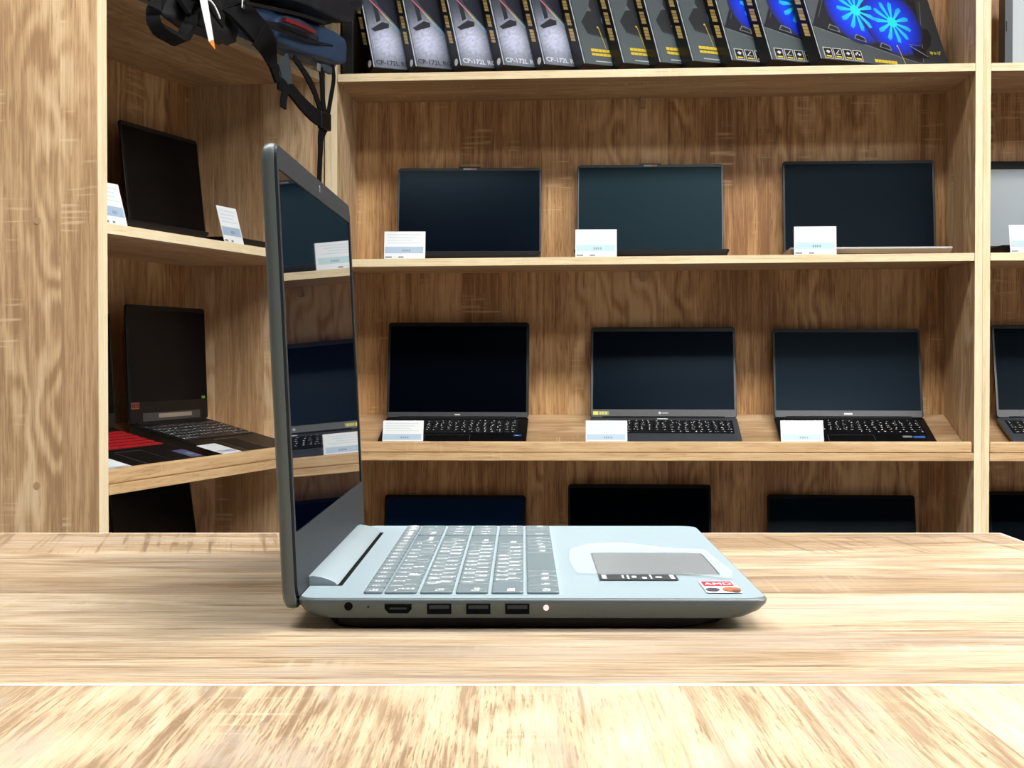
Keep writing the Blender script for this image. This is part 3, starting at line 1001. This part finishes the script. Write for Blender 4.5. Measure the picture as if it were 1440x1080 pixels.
def card_tilt(label, px, lvl=2, k=.030, **kw):
    u = on_main(px, k, lvl)
    zl = lev(lvl, u)
    return price_card(label, mpos(u, k, incz(zl, k) + .0205), MYAW, **kw)


card_tilt('white price card before the all-black laptop, left on the tilted shelf', 566, H=.060, scheme=2, lean=20)
card_tilt('white price card below the yellow sticker, centre of the tilted shelf', 853, H=.060, W=.098, scheme=2, lean=20)
card_tilt('white price card before the blue-stickered laptop, right on the tilted shelf', 1129, H=.060, W=.100, scheme=1, lean=20)
price_card('white price card by the oblique black laptop on the upper side shelf', lpos(.553, .006, LLEV[1][1]), LYAW, scheme=0, H=.078)
price_card('white price card against the pale end panel on the upper side shelf', lpos(.044, .006, LLEV[1][1]), LYAW, scheme=0, W=.084, H=.078)


def flat_card(label, t_, b_, zz, yaw):
    r = thing('price_card', label, 'price card', lpos(t_, b_, zz), (INCA, 0, LYAW + R(yaw)), 'price cards along the shelves')
    mb = MB(); mb.box(-.05, .05, -.035, .035, 0, .0012); mb.build('card', M_CARD, r)
    q = MB()
    for (x0, x1, y0, y1, c) in ((-.048, .046, -.022, -.006, (.45, .52, .60)), (-.04, .03, .006, .009, (.70, .76, .78)), (-.04, .036, .014, .017, (.70, .76, .78)), (-.04, .02, .022, .025, (.70, .76, .78)), (-.01, .02, -.016, -.011, (.25, .32, .38))):
        q.poly([(x0, y0, .0014), (x1, y0, .0014), (x1, y1, .0014), (x0, y1, .0014)], col=c)
    q.build('printed_lines', M_PRINT, r)


flat_card('white price card lying on the palm rest of the gaming laptop', .60, .060, incz(LLEV[2][1], .060) + .0245, 3)
flat_card('white price card lying on the red-keyed laptop by the end panel', .12, .058, incz(LLEV[2][1], .058) + .0205, -2)

# ------------------------------------------------------------------ cartons on the top shelf
BW, BH, BT = .40, .25, .040
YAWB, LEANB = R(31), R(24)


def lerp(a, b_, t_):
    return tuple(a[i] + (b_[i] - a[i]) * t_ for i in range(3))


def face_grid(q, fn, nx=16, nz=12, y=0.0):
    """background print of the face, colour by fn(x, z)"""
    n = len(q.v)
    for j in range(nz + 1):
        for i in range(nx + 1):
            x, z = .0015 + (BW - .003) * i / nx, .0015 + (BH - .003) * j / nz
            q.v.append((x, -BT - .0004, z)); q.col[len(q.v) - 1] = fn(x, z)
    for j in range(nz):
        for i in range(nx):
            a = n + j * (nx + 1) + i
            q.f.append((a, a + 1, a + nx + 2, a + nx + 1)); q.mi.append(0)


YF = -BT - .0004


def qp(q, pts, col, up=1):
    q.poly([(x, YF - .00025 * up, z) for x, z in pts], col=col)


def qline(q, p0, p1, wd, c0, c1=None, up=2):
    d = Vector((p1[0] - p0[0], p1[1] - p0[1])).normalized()
    n = (-d.y * wd / 2, d.x * wd / 2)
    c1 = c1 or c0
    pts = [(p0[0] - n[0], p0[1] - n[1]), (p1[0] - n[0], p1[1] - n[1]), (p1[0] + n[0], p1[1] + n[1]), (p0[0] + n[0], p0[1] + n[1])]
    q.poly([(x, YF - .00025 * up, z) for x, z in pts], col=[c0, c1, c1, c0])


def spine_print(q):
    # gold slanted lettering blocks up the left side
    zz = .075
    rg = random.Random(5)
    while zz < BH - .02:
        for s_ in range(4):
            z0 = zz + s_ * .0088
            y0, y1 = -BT * .32, -BT * .74
            sh = -.012
            c = lerp((.42, .28, .08), (.66, .48, .17), rg.random())
            q.poly([(-.0006, y0, z0 - sh * .5), (-.0006, y1, z0 + sh * .5), (-.0006, y1, z0 + sh * .5 + .0076), (-.0006, y0, z0 - sh * .5 + .0076)], col=c)
        zz += .044


def art_rgb(q, white):
    def bg(x, z):
        g = math.exp(-(((x - .045 - .06 * (z - .07)) / .045) ** 2 + ((z - .075) / .058) ** 2))
        g *= .8 + .35 * mnoise.noise(Vector((x * 160, z * 160, 3)))
        b = lerp((.060, .075, .095), (.028, .036, .050), min(1, z / .25))
        return lerp(b, (.62, .66, .86), max(0, min(1, g)))
    face_grid(q, bg, 60, 44)
    qp(q, [(.012, .108), (.045, .131), (.062, .128), (.060, .116), (.020, .101)], (.022, .025, .032), 2)
    qp(q, [(.030, .128), (.042, .135), (.040, .17), (.028, .19)], (.020, .024, .030), 1)
    qp(q, [(.045, .175), (.115, .075), (.20, .10), (.30, .29), (.01, .29)], (.016, .018, .030), 1)
    stops = [((.012, .205), (.55, .10, .16)), ((.045, .163), (.60, .16, .20)), ((.062, .138), (.48, .55, .10)), ((.082, .112), (.10, .42, .62)), ((.105, .080), (.16, .12, .45))]
    for (a, c0), (b_, c1) in zip(stops, stops[1:]):
        qline(q, a, b_, .0030, c0, c1, 4)
    colt = (.62, .66, .70) if white else (.032, .036, .045)
    add_text(q, 'CP-172L RGB', .0180, lambda a, c: (.008 + a * .95, YF - .0012, .009 + c), colt, bold=.02)


GOLD = (.62, .47, .045)


def art_pad(q):
    face_grid(q, lambda x, z: lerp((.085, .104, .112), (.068, .086, .096), z / BH), 2, 2)
    qp(q, [(.020, .118), (.047, .155), (.098, .29), (.30, .29), (.25, .09), (.095, .076), (.030, .088)], (.022, .025, .029), 1)
    qp(q, [(.022, .113), (.032, .090), (.095, .078), (.24, .091), (.24, .087), (.095, .073), (.030, .086)], (.032, .036, .040), 2)
    qp(q, [(.040, .150), (.056, .152), (.050, .166)], (.11, .12, .13), 3)
    for rr, c in ((.017, (.05, .22, .42)), (.012, (.10, .34, .55)), (.006, (.02, .08, .2))):
        qp(q, [(.094 + rr * math.cos(a * math.pi / 9), .128 + rr * 1.15 * math.sin(a * math.pi / 9)) for a in range(18)], c, 3 + rr * -40 + 1)
    qline(q, (.064, .104), (.072, .046), .0014, GOLD, up=5)
    qp(q, [(.062 + .0026 * math.cos(a * math.pi / 5), .106 + .0026 * math.sin(a * math.pi / 5)) for a in range(10)], GOLD, 5)
    qp(q, [(.028, .036), (.096, .036), (.101, .044), (.028, .044)], GOLD, 5)
    qp(q, [(.028, .025), (.110, .025), (.108, .032), (.028, .032)], GOLD, 5)
    for i in range(7):
        qp(q, [(.036 + i * .011, .0255), (.0372 + i * .011, .0255), (.0372 + i * .011, .0435), (.036 + i * .011, .0435)], (.20, .16, .03), 6)
    qp(q, [(.034, .008), (.078, .008), (.078, .011), (.034, .011)], (.42, .45, .46), 5)


def fan(q, cx, cz, rad, up):
    # blue halo and cyan blades, printed
    blue, deep, dark = (.010, .045, .78), (.012, .030, .50), (.022, .026, .040)
    n = 40
    rings = [(0, (.01, .12, .85)), (.62, blue), (.82, deep), (1.0, dark)]
    for (r0, c0), (r1, c1) in zip(rings, rings[1:]):
        for i in range(n):
            a0, a1 = 2 * math.pi * i / n, 2 * math.pi * (i + 1) / n
            pt = lambda r_, a: (cx + rad * r_ * math.cos(a), YF - .00025 * up, cz + rad * r_ * 1.05 * math.sin(a))
            q.poly([pt(r0, a0), pt(r1, a0), pt(r1, a1), pt(r0, a1)] if r0 else [pt(r1, a0), pt(r1, a1), pt(0, 0)], col=[c0, c1, c1, c0] if r0 else [c1, c1, c0])
    for i in range(11):
        a = 2 * math.pi * i / 11 + .2
        pt = lambda r_, b_: (cx + rad * r_ * math.cos(b_), YF - .00025 * (up + 2), cz + rad * r_ * 1.05 * math.sin(b_))
        q.poly([pt(.06, a - .25), pt(.58, a - .06), pt(.62, a + .10), pt(.50, a + .20), pt(.06, a + .25)], col=[(.02, .72, .78), (.02, .42, .85), (.02, .30, .85), (.02, .42, .85), (.02, .72, .78)])
    q.poly([(cx + rad * .16 * math.cos(b_ * math.pi / 8), YF - .00025 * (up + 3), cz + rad * .16 * math.sin(b_ * math.pi / 8)) for b_ in range(16)], col=(.02, .70, .75))


def icons(q):
    for i in range(4):
        x0, z0 = .014 + i * .0295, .004
        qp(q, [(x0, z0), (x0 + .026, z0), (x0 + .026, z0 + .030), (x0, z0 + .030)], (.50, .52, .52), 3)
        qp(q, [(x0 + .002, z0 + .002), (x0 + .024, z0 + .002), (x0 + .024, z0 + .028), (x0 + .002, z0 + .028)], (.012, .013, .015), 4)
        qp(q, [(x0 + .005, z0 + .004), (x0 + .021, z0 + .004), (x0 + .021, z0 + .008), (x0 + .005, z0 + .008)], GOLD, 5)
        cx, cz = x0 + .013, z0 + .018
        if i in (0, 2):
            qp(q, [(cx - .006, cz), (cx, cz + .005), (cx + .007, cz + .001), (cx + .001, cz - .005)], (.55, .57, .57), 5)
        elif i == 1:
            qline(q, (cx - .007, cz - .005), (cx + .005, cz + .007), .002, (.55, .57, .57), up=5)
            qline(q, (cx - .007, cz - .005), (cx + .007, cz - .005), .0016, (.55, .57, .57), up=5)
        else:
            for dx, dz in ((-.005, 0), (0, .004), (.005, -.001)):
                qp(q, [(cx + dx - .002, cz + dz - .002), (cx + dx + .002, cz + dz - .002), (cx + dx + .002, cz + dz + .003), (cx + dx - .002, cz + dz + .003)], (.55, .57, .57), 5)


def art_fan(q, white=0):
    sh = -.024 if white else 0
    face_grid(q, lambda x, z: lerp((.082, .100, .110), (.036, .045, .052), min(1, x / .38)), 6, 3)
    qp(q, [(.004, .090), (.115, .29), (.37, .29), (.325, .028), (.305, .018), (.26, .026)], (.018, .020, .027), 1)
    qline(q, (.004, .090), (.26, .026), .0022, (.16, .18, .19), up=2)
    qline(q, (.26, .026), (.312, .016), .0022, (.13, .15, .16), up=2)
    qline(q, (.318, .02), (.368, .20), .0022, (.16, .18, .19), up=2)
    qline(q, (.03, .118), (.10, .25), .0018, (.09, .10, .11), up=2)
    qp(q, [(.33, .045), (.36, .075), (.372, .10), (.366, .12), (.345, .12), (.335, .09)], (.016, .017, .020), 2)
    fan(q, .150 + sh, .150 - sh * .6, .092, 3)
    fan(q, .256 + sh, .128, .092, 4)
    for (x, z) in ((.045, .086), (.118, .066), (.19, .050)):
        qp(q, [(x, z), (x + .010, z + .014), (x + .034, z + .006), (x + .036, z - .008)], (.20, .22, .23), 12)
        qp(q, [(x + .003, z + .001), (x + .011, z + .011), (x + .032, z + .004), (x + .032, z - .005)], (.020, .022, .026), 13)
    icons(q)
    qp(q, [(.164, .0065), (.232, .0060), (.232, .0145), (.164, .0150)], GOLD, 4)
    for i in range(6):
        qp(q, [(.173 + i * .010, .007), (.1745 + i * .010, .007), (.1745 + i * .010, .014), (.173 + i * .010, .014)], (.20, .16, .03), 5)
    qline(q, (.256, .004), (.248, .056), .0014, GOLD, up=13)
    qp(q, [(.247 + .0026 * math.cos(a * math.pi / 5), .058 + .0026 * math.sin(a * math.pi / 5)) for a in range(10)], GOLD, 13)
    qp(q, [(.300, .030), (.288, .068), (.326, .068), (.344, .034)], (.010, .011, .013), 4)
    qline(q, (.290, .064), (.339, .038), .0014, (.35, .37, .38), up=5)
    qline(q, (.288, .068), (.326, .068), .0012, (.20, .22, .23), up=5)
    add_text(q, 'up to 16"', .0135, lambda a, c: (.346 + a * .70, YF - .0034, .046 + c), (.75, .58, .08), bold=.03)


def make_carton(kind, white=False):
    r = thing('cooling_pad_box', 'x', 'box', (0, 0, 0), (0, 0, 0), 'cooling pad boxes on the top shelf')
    mb = MB(); mb.box(0, BW, -BT, 0, 0, BH)
    mb.build('carton', M_CARTON, r, bevel=.0010)
    q = MB()
    (art_pad if kind == 'pad' else (lambda qq: art_fan(qq, white)) if kind == 'fan' else (lambda qq: art_rgb(qq, white)))(q)
    q.build('printed_face', M_PRINT, r)
    q = MB(); spine_print(q)
    q.build('spine_print', M_PRINT, r)
    q = MB()
    for x_ in (-.0004,):
        qline(q, (.0012, .001), (.0012, BH - .001), .0022, (.45, .50, .54), up=2)
        qline(q, (.0048, .001), (.0048, BH - .001), .0012, (.02, .02, .025), up=3)
    q.build('edge_stripe', M_PRINT, r)
    if kind == 'rgb':
        q = MB()
        q.loft([[(-.0001 - d, -BT * .60 + .0085 * math.cos(a * math.pi / 8), .020 + .0085 * math.sin(a * math.pi / 8)) for a in range(16)] for d in (0, .0006)])
        q.build('seal_sticker', M_CARD, r)
    return r


protos = {}
names = ['first', 'second', 'third', 'fourth', 'fifth']
seq = [(526, 'rgb', 0, .016), (585, 'rgb', 0, .016), (648, 'rgb', 1, .016), (708, 'rgb', 1, .016), (765, 'rgb', 1, .016), (821, 'pad', 0, .016), (876, 'pad', 0, .016), (927, 'pad', 0, .016), (973, 'pad', 0, .006),
       (1028, 'fan', 1, .006), (1084, 'fan', 1, .006), (1153, 'fan', 0, .006)]
blabel = ['grey box with colour stripe on the top shelf, leftmost, against the black carton',
          'second grey box with colour stripe from the left end of the top shelf',
          'grey colour-striped box on the top shelf, middle of the five striped ones',
          'fourth of the five grey colour-striped boxes from the left',
          'grey colour-striped box touching the first yellow-lettered box',
          'yellow-lettered grey box right beside the last colour-striped box',
          'second yellow-lettered grey box from the striped boxes',
          'yellow-lettered grey box with the narrowest visible face',
          'yellow-lettered grey box directly left of the first blue-fan box',
          'box with white icons and only a sliver of blue fan showing',
          'box with one cut-off blue fan, left of the fully visible two-fan box',
          'fully visible box with two bright blue fans, right end of the top shelf']
for (px, kind, wh, k), lb in zip(seq, blabel):
    key = (kind, wh)
    if key not in protos:
        b = make_carton(kind, wh); protos[key] = b
    else:
        b = copy_thing(protos[key])
    b['label'] = lb
    u = on_main(px, k, 0)
    rot = Matrix.Rotation(YAWB + MYAW, 4, 'Z') @ Matrix.Rotation(-LEANB, 4, 'X')
    off = rot @ Vector((0, -BT, 0))
    tgt = Vector(mpos(u, k, lev(0, u)))
    b.location = (tgt.x - off.x, tgt.y - off.y, tgt.z + .0006)
    b.rotation_euler = rot.to_euler()
# plain black carton in the corner
t = thing('black_carton', 'plain black carton upright in the left corner of the top shelf', 'box', mpos(.006, .30, lev(0, .006) + .0005), (0, 0, MYAW), None)
mb = MB(); mb.box(0, .026, -.26, 0, 0, .28); c_ = mb.build('carton', M_CARTON, t, bevel=.001)
mb = MB(); mb.box(.0035, .0225, -.2606, -.2601, .03, .25); mb.build('end_flap', M_BLACK2, t)
# pale carton in the right bay
t = thing('pale_carton', 'pale carton with dark spine on the top shelf at the right edge', 'box', mpos(RO + .056, .10, RLEV[0][1] + .0005), (0, 0, MYAW))
mb = MB(); mb.box(0, .30, 0, .06, 0, .26); mb.build('carton', plain('pale_grey_carton', (.42, .47, .50), .5), t, bevel=.001)
mb = MB(); mb.box(-.0012, .0165, -.0012, .0612, .001, .259); s_ = mb.build('spine', M_GRAPH, t)
mb = MB(); mb.box(.0005, .0035, -.0019, -.0012, .09, .115); mb.build('spine_mark', M_BLACK, t)


# ------------------------------------------------------------------ backpacks on the side unit
def soft_body(cx, cy, cz, sx, sy, sz, p=4.5, seed=0, amp=.02, n=40, sag=0.0, shear=0.0):
    mb = MB()
    nu, nv = n, n // 2
    for j in range(nv + 1):
        ph = -math.pi / 2 + math.pi * j / nv
        for i in range(nu):
            th = 2 * math.pi * i / nu
            d = Vector((math.cos(ph) * math.cos(th), math.cos(ph) * math.sin(th), math.sin(ph)))
            nrm = (abs(d.x) ** p + abs(d.y) ** p + abs(d.z) ** p) ** (1 / p)
            d = d / nrm
            q = Vector((d.x * sx, d.y * sy, d.z * sz))
            fold = mnoise.noise(Vector((q.x * 9 + seed, q.y * 9, q.z * 16))) * amp + mnoise.noise(Vector((q.x * 22 + q.z * 30 + seed, q.y * 22, q.z * 60))) * amp * .6
            q *= 1 + fold / max(.05, q.length) * .6
            if d.z < 0:
                q.z = max(q.z, -sz * .93)
            fo = -(cy + q.y) / .05
            if sag and fo > 0:
                q.z -= sag * min(1, fo) * (1 - max(0, d.z))
            q.z += shear * q.x
            mb.v.append((q.x + cx, q.y + cy, q.z + cz))
    for j in range(nv):
        for i in range(nu):
            a, b_ = j * nu + i, j * nu + (i + 1) % nu
            mb.f.append((a, b_, b_ + nu, a + nu)); mb.mi.append(0)
    return mb


def smooth_path(pts, n=6):
    pts = [Vector(p) for p in pts]
    out = []
    for i in range(len(pts) - 1):
        p0, p1, p2, p3 = pts[max(i - 1, 0)], pts[i], pts[i + 1], pts[min(i + 2, len(pts) - 1)]
        for j in range(n):
            t_ = j / n
            out.append(.5 * ((2 * p1) + (p2 - p0) * t_ + (2 * p0 - 5 * p1 + 4 * p2 - p3) * t_ ** 2 + (3 * p1 - p0 - 3 * p2 + p3) * t_ ** 3))
    out.append(pts[-1])
    return out


def strap(name, pts, wd, mat, parent, wdir=(1, 0, 0), th=.003, taper=None):
    """flat webbing along a path; wdir the direction across it"""
    path = smooth_path(pts)
    mb = MB(); rings = []
    W_ = Vector(wdir).normalized()
    for i, p in enumerate(path):
        d = (path[min(i + 1, len(path) - 1)] - path[max(i - 1, 0)]).normalized()
        a = (W_ - d * W_.dot(d))
        a = a.normalized() if a.length > 1e-3 else Vector((0, 0, 1))
        nn = d.cross(a).normalized()
        ww = wd / 2
        if taper:
            ww *= taper[0] + (taper[1] - taper[0]) * i / (len(path) - 1)
        rings.append([p - a * ww - nn * th / 2, p + a * ww - nn * th / 2, p + a * ww + nn * th / 2, p - a * ww + nn * th / 2])
    mb.loft(rings)
    return mb.build(name, mat, parent, smooth=True, flat_deg=40)


def PX(px, py, d):
    """world point of a sight line at distance d, in the side unit's frame"""
    return Vector(((px - 720) * d / 2350, d, CAMZ + (500 - py) * d / 2350))


LINV = Matrix.Rotation(-LYAW, 4, 'Z') @ Matrix.Translation(-LP)


def LQ(px, py, b_):
    """point in the side unit's frame on the sight line, b_ behind its front"""
    s = (px - 720) / 2350
    P0 = LP + LB * b_
    t_ = (s * P0.y - P0.x) / (LA.x - s * LA.y)
    d = P0.y + LA.y * t_
    return LINV @ PX(px, py, d)


ZT = LLEV[0][1] + .001
root_kw = dict(rot=(0, 0, LYAW))
# blue bag, lowest of the right-hand pile
bp1 = thing('backpack', 'blue backpack lowest in the pile, straps dangling over the side shelf', 'backpack', LP, (0, 0, LYAW), 'backpacks piled on the side unit')
soft_body(.765, .120, ZT + .043, .255, .195, .038, 5, 3.1, .026, 80, sag=.030, shear=.045).build('body', M_FABB, bp1, smooth=True, flat_deg=180)
soft_body(.775, -.070, ZT + .030, .205, .020, .030, 5, 8.0, .020, 60, sag=.012, shear=.05).build('front_pocket', M_FABB, bp1, smooth=True, flat_deg=180)
strap('zipper', [LQ(372, 36, -.094), LQ(400, 46, -.098), LQ(430, 58, -.098), LQ(468, 66, -.090)], .006, M_BLACK2, bp1, (0, 0, 1), .004)
strap('piping', [LQ(352, 31, -.080), LQ(392, 37, -.090), LQ(436, 52, -.090), LQ(474, 66, -.080)], .010, M_FABN, bp1, (0, 0, 1), .004)
strap('strap_flap', [LQ(312, -8, -.03), LQ(332, 12, -.075), LQ(356, 36, -.094), LQ(378, 62, -.094), LQ(386, 74, -.092)], .085, M_WEB, bp1, (.8, 0, .6), .008, (1.0, .55))
# dangling harness
fr = -.095
s1 = strap('shoulder_strap', [LQ(366, 50, fr - .012), LQ(375, 64, fr - .012), LQ(383, 85, fr), LQ(391, 116, fr)], .045, M_WEB, bp1, (1, -.2, 0), .006, (1.2, .30))
strap('padding', [LQ(398, 84, fr), LQ(402, 100, fr), LQ(404, 120, fr)], .044, M_WEBG, bp1, (1, -.1, 0), .004)
strap('waist_strap', [LQ(392, 118, fr + .004), LQ(408, 126, fr), LQ(425, 146, fr), LQ(444, 164, fr), LQ(462, 172, fr)], .028, M_WEB, bp1, (.25, 0, 1), .006, (.9, 1.3))
strap('strap_end', [LQ(404, 124, fr - .004), LQ(400, 138, fr - .004), LQ(399, 153, fr - .004)], .026, M_WEB, bp1, (1, 0, 0), .004)
strap('webbing', [LQ(414, 82, fr + .01), LQ(430, 105, fr), LQ(442, 128, fr), LQ(452, 158, fr)], .020, M_WEB, bp1, (1, 0, .2), .003)
strap('webbing', [LQ(452, 96, fr), LQ(454, 122, fr), LQ(455, 146, fr), LQ(459, 168, fr)], .022, M_WEB, bp1, (1, 0, 0), .003)
strap('webbing', [LQ(468, 92, fr), LQ(470, 112, fr), LQ(466, 138, fr), LQ(461, 166, fr)], .016, M_WEB, bp1, (1, 0, 0), .003)
bk = MB()
for q in (LQ(457, 170, fr),):
    bk.box(q.x - .034, q.x + .022, q.y - .008, q.y + .004, q.z - .022, q.z + .016)
bk.build('buckle', M_BLACK, bp1, bevel=.003)
strap('webbing', [LQ(458, 176, fr), LQ(452, 192, fr), LQ(451, 215, fr), LQ(449, 258, fr)], .026, M_WEB, bp1, (1, 0, 0), .003, (1.3, .7))
bk = MB(); q = LQ(448, 96, fr - .006); bk.box(q.x - .008, q.x + .008, q.y - .003, q.y, q.z - .008, q.z + .008)
bk.build('slider', M_CHROME, bp1, bevel=.001)
bk = MB(); q = LQ(459, 98, fr); bk.box(q.x - .018, q.x + .030, q.y - .004, q.y + .006, q.z - .008, q.z + .008)
bk.build('strap_pad', M_WEBG, bp1, bevel=.002)
# black bag with red trim on top of it
bp2 = thing('backpack', 'black backpack with red trim lying on top of the blue one', 'backpack', LP, (0, 0, LYAW), 'backpacks piled on the side unit')
soft_body(.72, .115, ZT + .125, .285, .205, .050, 5, 5.7, .030, 80, shear=.05).build('body', M_FABK, bp2, smooth=True, flat_deg=180)
soft_body(.72, -.085, ZT + .112, .265, .024, .034, 5, 9.3, .020, 64, shear=.055).build('front_pocket', M_FABN, bp2, smooth=True, flat_deg=180)
strap('red_trim', [LQ(400, 29, -.106), LQ(414, 34, -.112), LQ(428, 40, -.112), LQ(441, 47, -.106)], .012, M_FABR, bp2, (0, 0, 1), .012, (.7, .7))
strap('zipper', [LQ(345, 6, -.106), LQ(375, 12, -.112), LQ(420, 22, -.112), LQ(458, 34, -.106)], .007, M_BLACK2, bp2, (0, 0, 1), .006)
q = LQ(342, 5, -.090); bk = MB(); bk.loft([rrect(q.x - .006, q.x + .006, q.y - .003, q.y, .001, q.z - .012), rrect(q.x - .003, q.x + .003, q.y - .003, q.y, .001, q.z + .012)])
bk.build('zip_pull', M_CHROME, bp2)
soft_body(.80, .09, ZT + .205, .20, .19, .034, 4, 15.0, .03, 56, shear=.04).build('top_flap', M_FABK, bp2, smooth=True, flat_deg=180)
soft_body(.975, -.095, ZT + .150, .045, .022, .020, 2.4, 2.0, .01, 24).build('side_loop', M_FABN, bp2, smooth=True, flat_deg=180)
# black bag to the left with a hanging loop and a white tag
bp3 = thing('backpack', 'black backpack at the left of the pile with a hanging loop', 'backpack', LP, (0, 0, LYAW), 'backpacks piled on the side unit')
soft_body(.285, .130, ZT + .070, .215, .190, .070, 5, 11.0, .026, 70, sag=.075).build('body', M_FABK, bp3, smooth=True, flat_deg=180)
fb = -.078
strap('handle_loop', [LQ(232, -12, .02), LQ(224, 4, fb), LQ(217, 22, fb), LQ(222, 40, fb), LQ(240, 52, fb), LQ(256, 58, fb), LQ(266, 40, fb), LQ(274, 18, fb), LQ(270, -14, .02)], .024, M_WEB, bp3, (.5, -1, .5), .012)
strap('shoulder_strap', [LQ(262, -14, .01), LQ(268, 2, fb), LQ(277, 16, fb), LQ(288, 22, fb)], .05, M_WEB, bp3, (1, 0, .5), .008)
strap('strap_end', [LQ(290, -10, fb), LQ(298, 8, fb - .006), (LQ(308, 22, fb - .01)), LQ(316, 32, fb - .012)], .030, M_WEB, bp3, (1, 0, .3), .004)
strap('strap_edge', [LQ(294, 0, fb - .016), LQ(302, 8, fb - .018), LQ(308, 20, fb - .02), LQ(311, 28, fb - .02)], .0035, M_CARD, bp3, (1, 0, .3), .002)
hp = [(279, -14), (291, -14), (302, 57), (295, 60)]
def tagpts(pl, off):
    return [LQ(a, b_, -.110 - off) for a, b_ in pl]
bk = MB(); bk.loft([tagpts(hp, 0), tagpts(hp, .0008)])
tg = bk.build('hang_tag', M_CARD, bp3)
bk = MB(); bk.loft([tagpts([(295, 60), (302, 57), (304, 70), (303.5, 70.5)], 0), tagpts([(295, 60), (302, 57), (304, 70), (303.5, 70.5)], .0008)])
bk.build('tag_tip', M_ORANGE, tg)
